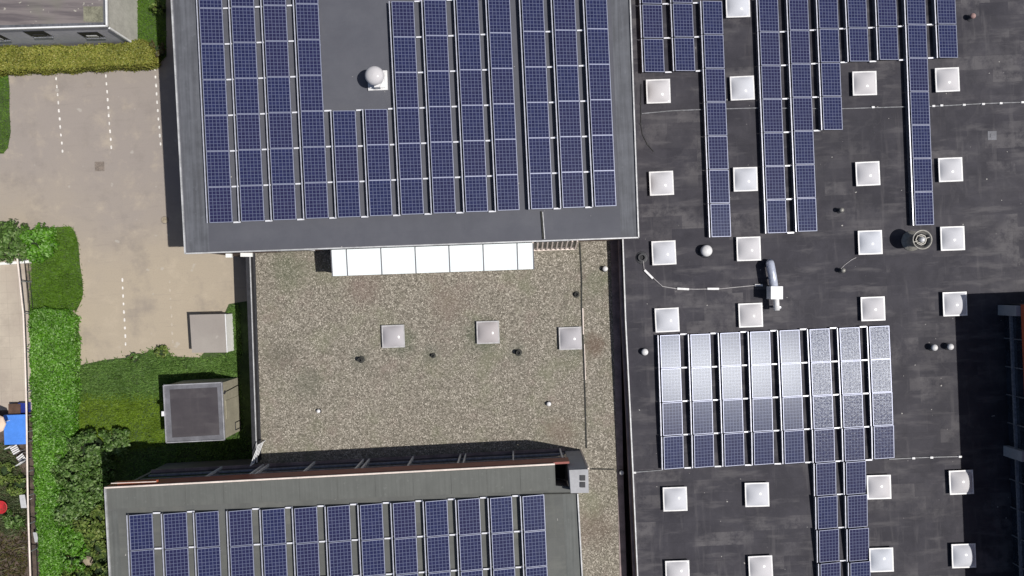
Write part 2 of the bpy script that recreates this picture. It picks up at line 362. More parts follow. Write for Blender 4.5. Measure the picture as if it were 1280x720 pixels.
class MB:
    def __init__(s): s.v = []; s.f = []; s.m = []
    def add(s, vs, fs, mi=0):
        k = len(s.v); s.v += [tuple(v) for v in vs]
        s.f += [tuple(k+i for i in f) for f in fs]; s.m += [mi]*len(fs); return s
    def box(s, x0, y0, z0, x1, y1, z1, mi=0):
        vs = [(x, y, z) for z in (z0, z1) for y in (y0, y1) for x in (x0, x1)]
        return s.add(vs, [(0, 2, 3, 1), (4, 5, 7, 6), (0, 1, 5, 4), (1, 3, 7, 5), (3, 2, 6, 7), (2, 0, 4, 6)], mi)
    def prism(s, pts, z0, z1, mi=0):
        P = [(p[0], p[1]) for p in pts]
        a = sum(P[i][0]*P[(i+1) % len(P)][1]-P[(i+1) % len(P)][0]*P[i][1] for i in range(len(P)))
        if a < 0: P = P[::-1]
        n = len(P)
        vs = [(x, y, z0) for x, y in P]+[(x, y, z1) for x, y in P]
        fs = [tuple(range(n))[::-1], tuple(range(n, 2*n))]+[(i, (i+1) % n, n+(i+1) % n, n+i) for i in range(n)]
        return s.add(vs, fs, mi)
    def seg(s, a, b, w, h, mi=0):
        """box beam along a->b, centred, width w (sideways) height h"""
        a = Vector(a); b = Vector(b); d = (b-a).normalized()
        up = Vector((0, 0, 1)) if abs(d.z) < 0.95 else Vector((0, 1, 0))
        sd = d.cross(up).normalized(); u2 = sd.cross(d).normalized()
        vs = []
        for p in (a, b):
            for i, j in ((-1, -1), (1, -1), (1, 1), (-1, 1)):
                vs.append(p+sd*(i*w/2)+u2*(j*h/2))
        return s.add(vs, [(0, 1, 2, 3), (7, 6, 5, 4), (0, 4, 5, 1), (1, 5, 6, 2), (2, 6, 7, 3), (3, 7, 4, 0)], mi)
    def tube(s, pts, r, n=8, mi=0):
        pts = [Vector(p) for p in pts]; rings = []
        rr = r if isinstance(r, (list, tuple)) else [r]*len(pts)
        for i, p in enumerate(pts):
            d = (pts[min(i+1, len(pts)-1)]-pts[max(i-1, 0)]).normalized()
            up = Vector((0, 0, 1)) if abs(d.z) < 0.9 else Vector((1, 0, 0))
            a = d.cross(up).normalized(); b = d.cross(a).normalized()
            rings.append([p+a*math.cos(2*PI*k/n)*rr[i]+b*math.sin(2*PI*k/n)*rr[i] for k in range(n)])
        vs = [v for r_ in rings for v in r_]; fs = []
        for i in range(len(pts)-1):
            for k in range(n):
                fs.append((i*n+k, i*n+(k+1) % n, (i+1)*n+(k+1) % n, (i+1)*n+k))
        fs.append(tuple(range(n))[::-1]); fs.append(tuple((len(pts)-1)*n+k for k in range(n)))
        return s.add(vs, fs, mi)
    def lathe(s, prof, n=24, c=(0, 0), mi=0):
        vs = []; fs = []
        for r, z in prof:
            for k in range(n): vs.append((c[0]+r*math.cos(2*PI*k/n), c[1]+r*math.sin(2*PI*k/n), z))
        for i in range(len(prof)-1):
            for k in range(n):
                fs.append((i*n+k, i*n+(k+1) % n, (i+1)*n+(k+1) % n, (i+1)*n+k))
        fs.append(tuple(range(n))[::-1]); fs.append(tuple((len(prof)-1)*n+k for k in range(n)))
        return s.add(vs, fs, mi)
    def mesh(s, name, mats, off=None, smooth=False, bevel=0):
        me = bpy.data.meshes.new(name)
        vs = s.v if off is None else [(v[0]-off[0], v[1]-off[1], v[2]-off[2]) for v in s.v]
        me.from_pydata(vs, [], s.f)
        for m in (mats if isinstance(mats, (list, tuple)) else [mats]): me.materials.append(M[m])
        for p, i in zip(me.polygons, s.m): p.material_index = i; p.use_smooth = smooth
        me.update(); return me
    def build(s, name, mats, parent=None, off=None, smooth=False):
        if off is None and parent is not None and getattr(s, 'world', False): off = parent.location
        o = bpy.data.objects.new(name, s.mesh(name, mats, off, smooth)); col.objects.link(o)
        if parent: o.parent = parent
        return o
def W():
    m = MB(); m.world = True; return m
def solo(mb, name, mats, loc, label, cat, group=None, smooth=False, rz=0):
    """one-mesh thing; mb in local coordinates"""
    o = mb.build(name, mats, smooth=smooth); o.location = loc; o.rotation_euler = (0, 0, rz)
    return tag(o, label, cat, group)
def solow(mb, name, mats, loc, label, cat, group=None, smooth=False):
    o = mb.build(name, mats, off=loc, smooth=smooth); o.location = loc
    return tag(o, label, cat, group)
def sheet(name, px, z, mat, th=0.0):
    pts = [at(x, y, z) for x, y in px]
    m = MB(); a = pts
    area = sum(a[i].x*a[(i+1) % len(a)].y-a[(i+1) % len(a)].x*a[i].y for i in range(len(a)))
    if area < 0: a = a[::-1]
    m.add(a, [tuple(range(len(a)))])
    o = m.build(name, mat); o['kind'] = 'structure'; return o

# ------------------------------------------------------------------ camera, light
cam = bpy.data.cameras.new('camera'); co_ = bpy.data.objects.new('camera', cam); col.objects.link(co_)
co_.location = (0, 0, H); co_.rotation_euler = (0, 0, 0)
cam.sensor_width = 36; cam.lens = F/1280*36; cam.clip_end = 1000; scene.camera = co_
SD = Vector((0.59, -0.11, 1.0)).normalized()
sun = bpy.data.lights.new('sun', 'SUN'); sun.energy = 4.0; sun.angle = R(0.5); sun.color = (1.0, 0.97, 0.93)
so = bpy.data.objects.new('sun', sun); col.objects.link(so); so.location = (20, -4, 60)
so.rotation_euler = SD.to_track_quat('Z', 'Y').to_euler()
w = bpy.data.worlds.new('World'); scene.world = w; w.use_nodes = True
wn = w.node_tree; sky = wn.nodes.new('ShaderNodeTexSky'); sky.sky_type = 'NISHITA'; sky.sun_disc = False; sky.air_density = 0.7; sky.dust_density = 1.5; sky.ozone_density = 0.6
sky.sun_elevation = math.asin(SD.z); sky.sun_rotation = math.atan2(SD.x, SD.y)
bg = wn.nodes['Background']; bg.inputs[1].default_value = 0.065
wn.links.new(sky.outputs[0], bg.inputs[0])
vs_ = scene.view_settings; vs_.view_transform = 'Standard'; vs_.look = 'None'; vs_.exposure = 0.12; vs_.gamma = 1

# ------------------------------------------------------------------ ground
g = MB(); g.add([(-400, -400, -0.01), (400, -400, -0.01), (400, 400, -0.01), (-400, 400, -0.01)], [(0, 1, 2, 3)])
o = g.build('ground', 'earth'); o['kind'] = 'structure'
sheet('pavement', [(-160, -160), (330, -160), (330, 620), (92, 620), (92, 330), (36, 326), (-160, 334)], 0.0, 'concrete')
sheet('patio', [(-160, 330), (30, 326), (45, 512), (-160, 516)], 0.004, 'patio')
sheet('garden_soil', [(-160, 516), (45, 512), (52, 860), (-160, 860)], 0.004, 'soil')
sheet('verge', [(30, 326), (40, 326), (92, 395), (92, 860), (52, 860), (45, 512)], 0.006, 'verge')
sheet('grass_ground', [(92, 458), (130, 450), (165, 446), (197, 436), (212, 446), (250, 447), (262, 432), (286, 380), (310, 376), (340, 620), (340, 880), (92, 880)], 0.008, 'grass_base')
# kerb
a, b_ = at(93.5, 388, 0), at(94.5, 458, 0)
k = W(); k.seg(a+Vector((0, 0, 0.05)), b_+Vector((0, 0, 0.05)), 0.08, 0.12)
o = k.build('kerb', 'stone'); o['kind'] = 'structure'

def lerp(p, q, t): return tuple(p[i]+(q[i]-p[i])*t for i in range(len(p)))
for (a, b_, n, mt) in (((69.5, 88), (78, 189), 11, 'paint'), ((131.5, 85), (139, 184), 11, 'paint'), ((193.5, 86), (200.5, 180), 10, 'paint'),
                       ((153, 350), (157, 430), 9, 'paint'), ((212, 352), (216, 427), 8, 'paint_faint')):
    A = at(*a, 0.004); B = at(*b_, 0.004); d = (B-A).normalized(); s_ = Vector((-d.y, d.x, 0))
    m = MB()
    for i in range(n):
        c = A.lerp(B, i/(n-1))+s_*random.uniform(-.01, .01)
        L = random.uniform(0.075, 0.105); wd = random.uniform(0.036, 0.05)
        m.add([c-d*L-s_*wd*.5, c-d*L*.6-s_*wd, c+d*L*.6-s_*wd, c+d*L-s_*wd*.5, c+d*L+s_*wd*.5, c+d*L*.6+s_*wd, c-d*L*.6+s_*wd, c-d*L+s_*wd*.5], [tuple(range(8))])
    # spaced out as a row of pale marks, all one painted line
    o = m.build('parking_line', mt); o['kind'] = 'structure'

def drain(px, py, r, square, label):
    m = MB(); t = thing('drain_cover', label, 'drain cover', at(px, py, 0), (0, 0, R(2)))
    if square:
        m.box(-r, -r, 0, r, r, 0.012); f = m.build('frame', 'manhole', t)
        q = MB()
        for i in range(7):
            y = -r*0.78+i*r*0.26
            q.box(-r*0.85, y-0.015, 0.012, r*0.85, y+0.015, 0.022)
        q.build('grating', 'wood_grey', t)
    else:
        m.lathe([(r, 0), (r, 0.012), (r*0.85, 0.014)], 24); m.build('frame', 'manhole', t)
        q = MB(); q.lathe([(r*0.8, 0.014), (r*0.8, 0.022), (r*0.1, 0.024)], 24); q.build('lid', 'stone', t)
drain(124.5, 208, 0.26, True, 'square brown grated drain cover set in the concrete parking yard')
drain(206, 275, 0.22, False, 'round drain cover at the shaded edge of the grey roofed building')

# ------------------------------------------------------------------ foliage
def pmesh(name, V, nq, mat, nv=4):
    """V: (n*nv,3) array of separate polygons"""
    me = bpy.data.meshes.new(name); n = len(V)//nv
    me.vertices.add(len(V)); me.vertices.foreach_set('co', V.astype(np.float32).ravel())
    me.loops.add(len(V)); me.loops.foreach_set('vertex_index', np.arange(len(V), dtype=np.int32))
    me.polygons.add(n); me.polygons.foreach_set('loop_start', np.arange(0, len(V), nv, dtype=np.int32))
    me.polygons.foreach_set('loop_total', np.full(n, nv, dtype=np.int32))
    me.materials.append(M[mat]); me.update(calc_edges=True); me.validate(); return me
def leafquads(P, N, size, elong=1.6, jitter=0.8):
    n = len(P)
    N = N+rng.normal(0, jitter, (n, 3)); N /= np.linalg.norm(N, axis=1)[:, None]+1e-9
    T = np.cross(N, rng.normal(0, 1, (n, 3))); T /= np.linalg.norm(T, axis=1)[:, None]+1e-9
    B = np.cross(N, T)
    s = size*rng.uniform(0.6, 1.3, (n, 1)); L = T*s*elong/2; Wd = B*s/2
    V = np.stack([P-L, P+Wd*0.9, P+L, P-Wd*0.9], 1)
    return V.reshape(-1, 3)
def inpoly(X, Y, poly):
    c = np.zeros(len(X), bool); j = len(poly)-1
    for i in range(len(poly)):
        xi, yi = poly[i][0], poly[i][1]; xj, yj = poly[j][0], poly[j][1]
        if yi != yj:
            c ^= ((yi > Y) != (yj > Y)) & (X < (xj-xi)*(Y-yi)/(yj-yi)+xi)
        j = i
    return c
def sample(poly, dens):
    xs = [p[0] for p in poly]; ys = [p[1] for p in poly]
    A = (max(xs)-min(xs))*(max(ys)-min(ys)); n = int(A*dens)
    X = rng.uniform(min(xs), max(xs), n); Y = rng.uniform(min(ys), max(ys), n)
    k = inpoly(X, Y, poly); return X[k], Y[k]
def fbm(X, Y, s, seed=0):
    r = np.random.default_rng(seed); o = np.zeros_like(X)
    for k in range(12):
        a = r.uniform(0, 2*PI); f = s*r.uniform(0.5, 2.2); ph = r.uniform(0, 6.28)
        o += np.sin((X*math.cos(a)+Y*math.sin(a))*f+ph)
    return o/6
def grass(name, px, mat, label, dens=120, h=0.10, wdt=0.03, edge=0.15):
    poly = [at(x, y, 0) for x, y in px]
    # ragged outline: blades spill a little past the edge
    X, Y = sample(poly, dens); n = len(X)
    X = X+rng.normal(0, edge, n)*(rng.random(n) < 0.35); Y = Y+rng.normal(0, edge, n)*(rng.random(n) < 0.35)
    hh = h*rng.uniform(0.4, 1.3, n)*(1+0.5*fbm(X, Y, 2.5, 3)); a = rng.uniform(0, 2*PI, n); ln = rng.uniform(0.3, 1.5, n)
    B = np.stack([X, Y, np.full(n, 0.006)], 1)
    ca, sa = np.cos(a), np.sin(a)
    side = np.stack([-sa*wdt, ca*wdt, np.zeros(n)], 1); tip = np.stack([ca*hh*ln, sa*hh*ln, hh], 1)
    V = np.stack([B-side, B+side, B+tip], 1).reshape(-1, 3)
    c = sum((Vector(p) for p in poly), Vector())/len(poly)
    V = V-np.array([c.x, c.y, 0])
    o = bpy.data.objects.new(name, pmesh(name, V, n, mat, 3)); col.objects.link(o); o.location = (c.x, c.y, 0)
    return tag(o, label, 'grass', None, 'stuff')
def lawn(px, z=0.010): return sheet('lawn_ground', px, z, 'grass_base')

L1 = [(173, -120), (206, -120), (208, 70), (196, 82), (180, 70), (172, 52)]
L2 = [(-120, 88), (10, 88), (12, 110), (12, 140), (13.5, 165), (10, 185), (4, 192), (-120, 192)]
L3 = [(40, 328), (62, 300), (68, 284), (88, 283), (94, 290), (98, 305), (100, 330), (103, 350), (104, 368), (99, 382), (94, 392), (60, 392), (38, 388)]
lawn(L1); lawn(L2); lawn(L3)
grass('lawn', L1, 'gr_green', 'narrow green lawn between the low house and the grey roofed building', 900, 0.06, 0.02, 0.04)
grass('lawn', L2, 'gr_green', 'green lawn patch at the left edge beside the parking lines', 900, 0.06, 0.02, 0.04)
grass('lawn', L3, 'gr_green', 'smooth green grass patch with ragged edge beside the parking yard', 1000, 0.12, 0.02, 0.08)
grass('weeds', [(95, 458), (130, 452), (165, 447), (190, 436), (205, 432), (214, 446), (235, 448), (250, 446), (285, 446), (297, 446), (305, 560), (285, 560), (205, 498), (95, 498)], 'gr_dark',
      'dark green weeds creeping from the yard edge towards the flat roofed kiosk', 600, 0.16, 0.03, 0.14)
grass('weeds', [(285, 386), (299, 380), (303, 446), (284, 446)], 'gr_dark', 'strip of green weeds between the white shed and the gravel roofed building', 700, 0.12, 0.03, 0.05)
grass('lawn', [(92, 492), (206, 492), (206, 556), (170, 562), (92, 550)], 'gr_olive', 'olive green grass left of the dark roofed kiosk', 800, 0.12, 0.025, 0.08)
grass('weeds', [(96, 555), (330, 545), (335, 625), (96, 640)], 'gr_dark', 'shaded weeds along the foot of the building with the red band', 200, 0.15, 0.03, 0.1)
grass('garden_weeds', [(-40, 556), (14, 556), (33, 600), (34, 655), (22, 668), (-40, 660)], 'gr_mix', 'tangled garden weeds behind the pale fence rail', 420, 0.22, 0.035, 0.15)
grass('garden_weeds', [(-40, 655), (34, 655), (38, 800), (-40, 800)], 'lf_brown', 'withered dark plants on bare soil behind the fence', 130, 0.2, 0.04, 0.1)

def hedge(name, px, z, mat, label, dens=450, size=0.10, bumpy=0.12, sidez=True, seed=1, jitter=0.7):
    poly = [at(x, y, z) for x, y in px]
    c = sum(poly, Vector())/len(poly); c.z = 0
    X, Y = sample(poly, dens); n = len(X)
    Z = z+bumpy*fbm(X, Y, 4, seed)+rng.uniform(-0.12, 0.03, n)*min(1, z)
    P = np.stack([X, Y, Z], 1); N = np.tile([0, 0, 1.0], (n, 1))
    Ps = [P]; Ns = [N]
    for i in range(len(poly)):
        a, b2 = poly[i], poly[(i+1) % len(poly)]; L = (b2-a).length
        k = int(L*z*dens*0.8); t = rng.random(k)
        q = np.array(a)[None, :]*(1-t)[:, None]+np.array(b2)[None, :]*t[:, None]
        q[:, 2] = rng.uniform(0.02, z, k)
        d = (b2-a).normalized(); nn = np.array([d.y, -d.x, 0.0])
        q[:, :2] += (rng.normal(0, 0.05, (k, 1))+0.05*np.sin(t*L*4+seed)[:, None])*nn[None, :2]
        Ps.append(q); Ns.append(np.tile(nn, (k, 1)))
    P = np.concatenate(Ps); N = np.concatenate(Ns)
    V = leafquads(P, N, size, 1.6, jitter)-np.array([c.x, c.y, 0])
    root = thing(name, label, 'hedge', (c.x, c.y, 0))
    o = bpy.data.objects.new('foliage', pmesh('foliage', V, 0, mat)); col.objects.link(o); o.parent = root
    cc = [(c+(p-c)*0.965) for p in poly]
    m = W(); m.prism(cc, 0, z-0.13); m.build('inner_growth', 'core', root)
    return root
hedge('hedge', [(-90, 62), (0, 59), (60, 58.5), (120, 57), (160, 54), (174, 50), (184, 54), (190, 64), (190, 78), (170, 80.5), (130, 82), (60, 85.5), (0, 87), (-90, 91)], 0.85,
      'lf_gold', 'long clipped golden green hedge in front of the low house', 1500, 0.06, 0.025, seed=3)
hedge('hedge', [(37, 390), (52, 386), (80, 389), (91, 396), (93, 450), (93, 500), (89, 545), (80, 560), (74, 610), (76, 660), (84, 700), (88, 800), (52, 800), (49, 690), (46, 640), (42, 560), (39, 480)], 0.55,
      'lf_bright', 'long bright green ground hedge running beside the pale fence rail', 900, 0.085, 0.10, seed=5)

def shrub(px, py, rpx, h, mat, label, leaf=0.10, dens=260, group='garden shrubs'):
    c = at(px, py, h*0.5); c.z = 0; r = rpx*(H-h*0.6)/F
    root = thing('shrub', label, 'shrub', c, group=group)
    V = []; sd = rng.integers(1000)
    nclump = max(12, int(22*r*r)+14); area = 3.2*PI*r*r
    for k in range(nclump):
        th = rng.uniform(0, 2*PI); u = math.sqrt(rng.random()); ph = u*PI/2
        d = np.array([math.sin(ph)*math.cos(th), math.sin(ph)*math.sin(th), math.cos(ph)])
        rr = rng.uniform(0.68, 1.08)
        cc = np.array([0, 0, h*0.35])+d*np.array([r, r, h*0.65])*rr
        cr = r*rng.uniform(0.2, 0.38); n = int(area*dens/nclump)
        q = rng.normal(0, 1, (n, 3)); q /= np.linalg.norm(q, axis=1)[:, None]; q[:, 2] = np.abs(q[:, 2])*1.0-0.15
        P = cc+q*cr*rng.uniform(0.6, 1.08, (n, 1)); P[:, 2] = np.maximum(P[:, 2], 0.03)
        V.append(leafquads(P, q+d*0.4, leaf, 1.9, 0.55))
    V = np.concatenate(V)
    o = bpy.data.objects.new('foliage', pmesh('foliage', V, 0, mat)); col.objects.link(o); o.parent = root
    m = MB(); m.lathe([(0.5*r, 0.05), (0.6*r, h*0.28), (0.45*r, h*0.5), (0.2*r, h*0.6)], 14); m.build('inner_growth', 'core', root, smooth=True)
    m = MB()
    for k in range(5):
        a = k*1.26+rng.random(); m.tube([(0, 0, 0), (0.3*r*math.cos(a), 0.3*r*math.sin(a), h*0.35), (0.62*r*math.cos(a), 0.62*r*math.sin(a), h*0.72)], [0.04, 0.03, 0.012], 6)
    m.build('stems', 'brown_wood', root)
    return root
for (x, y, r, h, mt, lb) in (
    (112, 562, 24, 1.3, 'lf_dark', 'dark green shrub at the edge of the olive grass'),
    (146, 551, 17, 1.0, 'lf_dark', 'small dark shrub nearest the kiosk'),
    (93, 590, 22, 1.2, 'lf_dark', 'dark shrub pressed against the bright ground hedge'),
    (113, 612, 23, 1.5, 'lf_dark', 'tall dark shrub by the upper left corner of the building with the red band'),
    (94, 636, 22, 1.2, 'lf_dark', 'dense shrub between the bright ground hedge and the lower building'),
    (117, 652, 21, 1.4, 'lf_olive', 'olive shrub touching the left wall of the lower building'),
    (97, 672, 19, 1.1, 'lf_bright', 'brighter green shrub above the tan stone'),
    (124, 684, 13, 1.0, 'lf_olive', 'small olive shrub just right of the tan stone'),
    (125, 716, 15, 1.1, 'lf_olive', 'olive shrub below the tan stone at the building wall'),
    (98, 722, 17, 1.0, 'lf_olive', 'shrub at the lower edge of the photo beside the bright hedge'),
    (-14, 300, 26, 1.3, 'lf_dark', 'leafy shrub cut by the left edge above the patio'),
    (17, 302, 22, 1.3, 'lf_dark', 'dark leafy shrub above the corner of the patio'),
    (46, 302, 23, 1.1, 'lf_bright', 'light green shrub beside the smooth grass patch'),
    (197, 62, 10, 0.9, 'lf_brown', 'brownish shrub in the shade by the end of the golden hedge'),
    (199, 10, 8, 0.8, 'lf_olive', 'small shrub on the narrow lawn against the grey roofed building'),
    (22, 607, 12, 0.7, 'lf_olive', 'low garden shrub behind the fence below the pale chairs'),
    (18, 650, 12, 0.6, 'lf_dark', 'bluish green garden plant beside the white board'),
    (3, 590, 14, 0.8, 'lf_olive', 'garden shrub at the left edge below the blue table'),
    (82, 570, 13, 0.7, 'lf_dark', 'low dark shrub spilling over the right edge of the bright hedge, uppermost'),
    (130, 585, 13, 1.2, 'lf_dark', 'dark shrub in the corner shade above the lower building'),
    (80, 620, 12, 0.8, 'lf_bright', 'light green shrub growing out of the bright hedge'),
    (108, 632, 15, 1.3, 'lf_dark', 'dark shrub filling the gap beside the lower building wall'),
    (83, 652, 12, 0.9, 'lf_bright', 'fresh green shrub on the hedge side, level with the first panel row'),
    (92, 700, 14, 1.0, 'lf_bright', 'fresh green shrub left of the tan stone'),
    (110, 725, 13, 0.9, 'lf_dark', 'dark shrub cut by the bottom edge below the tan stone'),
    (202, 440, 8, 0.5, 'lf_olive', 'weedy tuft at the edge of the concrete yard'),
    (167, 449, 7, 0.4, 'lf_dark', 'tiny weed clump on the yard edge below the parking line'),
):
    shrub(x, y, r, h, mt, lb, leaf=0.11 if r > 15 else 0.08, dens=230)
m = MB(); m.lathe([(0.26, 0), (0.30, 0.1), (0.22, 0.22), (0.05, 0.26)], 9)
solo(m, 'boulder', 'stone', at(111, 701, 0), 'tan stone among the shrubs near the lower left', 'stone', rz=0.4)

# ------------------------------------------------------------------ buildings
def wallq(P, z0, z1, mb): mb.prism(P, z0, z1)
def inset(P, d):
    c = sum(P, Vector())/len(P); out = []
    for p in P:
        v = p-c; out.append(p-Vector((math.copysign(d, v.x), math.copysign(d, v.y), 0)))
    return out
ZM, ZB, ZR, ZG = 6.2, 5.9, 3.6, 2.6
def coping(mb, A, B, w_=0.07, h=0.07): mb.seg(A, B, w_, h)

# central grey roofed building
P = [at(207, -150, ZM), at(782, -150, ZM), at(798, 297, ZM), at(232, 317, ZM)]
t = thing('flat_roofed_building', 'building with the large slate grey roof covered in blue solar panels, top centre', 'building', at(510, 100, 0))
c0 = t.location
m = W(); m.prism(inset(P, 0.12), 0, ZM-0.22); m.build('wall', 'brick', t)
m = W(); m.prism(P, ZM-0.22, ZM); m.build('roof', 'bit_grey', t)
m = W()
for a, b_ in zip(P, P[1:]+P[:1]):
    d = (b_-a).normalized()*0.0; m.seg(a+Vector((0, 0, 0.03))+d, b_+Vector((0, 0, 0.03)), 0.06, 0.10)
m.build('roof_edge', 'trim', t)
for q in ([(209.5, -148), (246, -148), (261, 300), (262, 314), (234, 314.6)], [(757, -148), (780, -148), (795.5, 294.8), (776, 295.6)]):
    pts = [at(x, y, ZM+0.004) for x, y in q][::-1]
    m = W(); m.add(pts, [tuple(range(len(pts)))]); m.build('roofing_strip', 'edge_grey', t)
m = W(); m.seg(at(676.5, 264, ZM+0.03), at(679, 299, ZM+0.03), 0.06, 0.05); m.build('roof_joint', 'joint', t)
m = W(); m.seg(at(678.3, 265, ZM+0.03), at(681, 299, ZM+0.03), 0.035, 0.06); m.build('roof_joint', 'trim', t)
# facade: brown band and windows along the south wall
A = at(232, 317, ZM); B = at(798, 297, ZM); d = (B-A).normalized(); nrm = Vector((d.y, -d.x, 0))
Aw = A-nrm*0.12
def wpt(u, out, z): q = Aw+d*u+nrm*out; q.z = z; return q
m = W(); m.seg(wpt(0.2, 0.06, ZM-0.35), wpt(20.7, 0.06, ZM-0.35), 0.1, 0.12); m.build('eaves_board', 'pink', t)
for i in range(8):
    u = 3.7+i*2.1
    if u < 16.4:
        f = W(); f.seg(wpt(u, 0.02, 4.2), wpt(u+1.6, 0.02, 4.2), 0.08, 1.1); fo = f.build('window', 'white_metal', t)
        g_ = W(); g_.seg(wpt(u+0.08, 0.065, 4.2), wpt(u+1.52, 0.065, 4.2), 0.02, 0.95); g2 = g_.build('pane', 'glass_dark', None, off=None)
        g2.data.transform(Matrix.Translation(-t.location)); g2.parent = fo
# low glazed strip with pale bars (right part of the facade)
m = W(); u0 = (at(668, 302, ZM)-A).dot(d); u1 = (at(727, 300, ZM)-A).dot(d)
for i in range(10):
    u = u0+(u1-u0)*i/9; m.seg(wpt(u, 0.05, 4.1), wpt(u, 0.36, 2.72), 0.07, 0.06)
m.seg(wpt(u0, 0.36, 2.70), wpt(u1, 0.36, 2.70), 0.08, 0.08); m.build('skirt_frame', 'rail', t)
m = W(); m.add([wpt(u0, 0.06, 4.05), wpt(u0, 0.34, 2.7), wpt(u1, 0.34, 2.7), wpt(u1, 0.06, 4.05)], [(0, 1, 2, 3)])
m.build('skirt_glazing', 'glass_dark', t)
# small bright lamps / brackets at the eaves
for (x, y, wd) in ((286, 319.5, 0.28), (308, 318.5, 0.55)):
    m = W(); q = at(x, y, 5.6); m.box(q.x-wd/2, q.y-0.09, 5.5, q.x+wd/2, q.y+0.09, 5.62); m.build('wall_lamp', 'white_wall', t)
# roof specks
# white lean-to rooflight
t = thing('lean_to_canopy', 'long white translucent canopy in six bays along the wall above the gravel roof', 'canopy', at(541, 320, ZG))
zc = 5.0; u0 = (at(415, 330, zc)-A).dot(d); u1 = (at(667, 318, zc)-A).dot(d)
def cpt(u, v, z): q = A+d*u+nrm*v; q.z = z; return q
vout = 1.25
edges = [415, 434, 477, 519.7, 562, 604.5, 647, 667]; us = [(at(x, 325, zc)-A).dot(d)+0.0 for x in edges]
for i in range(7):
    m = W(); a, b_ = us[i]+0.025, us[i+1]-0.025
    V = [cpt(a, 0, zc+0.12), cpt(b_, 0, zc+0.12), cpt(b_, vout, zc), cpt(a, vout, zc)]
    V2 = [v-Vector((0, 0, 0.05)) for v in V]
    m.add(V+V2, [(3, 2, 1, 0), (4, 5, 6, 7), (0, 1, 5, 4), (1, 2, 6, 5), (2, 3, 7, 6), (3, 0, 4, 7)]); m.build('roof_sheet', 'poly', t)
m = W()
for u in us:
    m.seg(cpt(u, 0.02, zc+0.108), cpt(u, vout+.01, zc-0.005), 0.05, 0.05)
m.seg(cpt(us[0], vout-0.03, zc-0.10), cpt(us[-1], vout-0.03, zc-0.10), 0.05, 0.1); m.build('frame', 'tower_edge', t)
m = W(); m.seg(cpt(us[0]+.05, vout-0.09, (zc+ZG)/2-.08), cpt(us[-1]-.05, vout-0.09, (zc+ZG)/2-.08), 0.04, zc-ZG-0.16); m.build('front_glazing', 'grey_wall', t)
m = W()
for u in (us[0]+.03, us[-1]-.03): m.add([cpt(u, 0.02, ZG), cpt(u, vout-.1, ZG), cpt(u, vout-.1, zc-.06), cpt(u, 0.02, zc+.04)], [(0, 1, 2, 3)])
m.build('side_panel', 'grey_wall', t)

# gravel roofed building
t = thing('gravel_roofed_building', 'low building with brown gravel roof in the centre', 'building', at(540, 430, 0))
zp = 2.95
# outline at parapet/gravel level
PG = [at(310.5, 290, zp), at(312, 325, zp), at(320.5, 575, zp)]
GX = [at(306, 270, ZG), at(316.5, 575, ZG), at(316.5, 600, ZG), at(700, 640, ZG), at(724, 900, ZG), at(788, 900, ZG), at(776.5, 590, ZG), at(773, 480, ZG), at(767, 280, ZG)]
X0 = PG[0].x; 
poly = [Vector((PG[0].x-0.5, PG[0].y+0.4, 0))]
m = W(); wl = [at(312, 270, zp), at(321.5, 600, zp), at(700, 640, ZG), at(722, 900, ZG), at(784, 900, ZG), at(772.5, 480, ZG), at(764, 262, ZG)]
m.prism(wl, 0, ZG-0.06); m.build('wall', 'brick', t)
m = W(); m.prism([p for p in [at(313.5, 270, ZG), at(322.5, 602, ZG), at(700, 642, ZG), at(722, 900, ZG), at(787, 900, ZG), at(773.5, 480, ZG), at(766, 262, ZG)]], ZG-0.05, ZG)
m.build('roof', 'gravel', t)
m = W(); m.add([at(763, 300, ZG+.012), at(774, 300, ZG+.012), at(777, 480, ZG+.012), at(779, 590, ZG+.012), at(789, 890, ZG+.012), at(779, 890, ZG+.012), at(771.5, 590, ZG+.012), at(768.5, 480, ZG+.012)][::-1], [tuple(range(8))]); m.build('roofing_strip', 'trim_dark', t)
m = W(); m.seg(at(311.2, 290, zp-.17), at(321, 578, zp-.17), 0.20, 0.62); m.build('parapet', 'dark', t)
m = W(); m.seg(at(311.5, 290, zp+0.15), at(321.2, 578, zp+0.15), 0.05, 0.04); m.build('coping', 'trim', t)
# dark upstand strip inside
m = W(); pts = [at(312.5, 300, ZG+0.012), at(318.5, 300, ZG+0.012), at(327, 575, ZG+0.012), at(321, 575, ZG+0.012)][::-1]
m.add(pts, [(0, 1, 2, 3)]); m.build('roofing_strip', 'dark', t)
# joints in the gravel
def path(mb, pts, z, w_, h):
    for a, b_ in zip(pts, pts[1:]): mb.seg(at(*a, z), at(*b_, z), w_, h)
m = W(); path(m, [(724.5, 303), (727, 345), (727, 385), (729, 430), (731.5, 500), (733, 560)], ZG+0.01, 0.07, 0.05); m.build('roof_joint', 'joint', t)
m = W(); path(m, [(728.5, 385), (729.3, 418)], ZG+0.03, 0.05, 0.05); path(m, [(730.5, 430), (732, 475)], ZG+0.03, 0.035, 0.05); m.build('roof_joint', 'rail', t)
m = W(); path(m, [(738, 586), (768, 586.5)], ZG+0.01, 0.06, 0.05); m.build('roof_joint', 'joint', t)

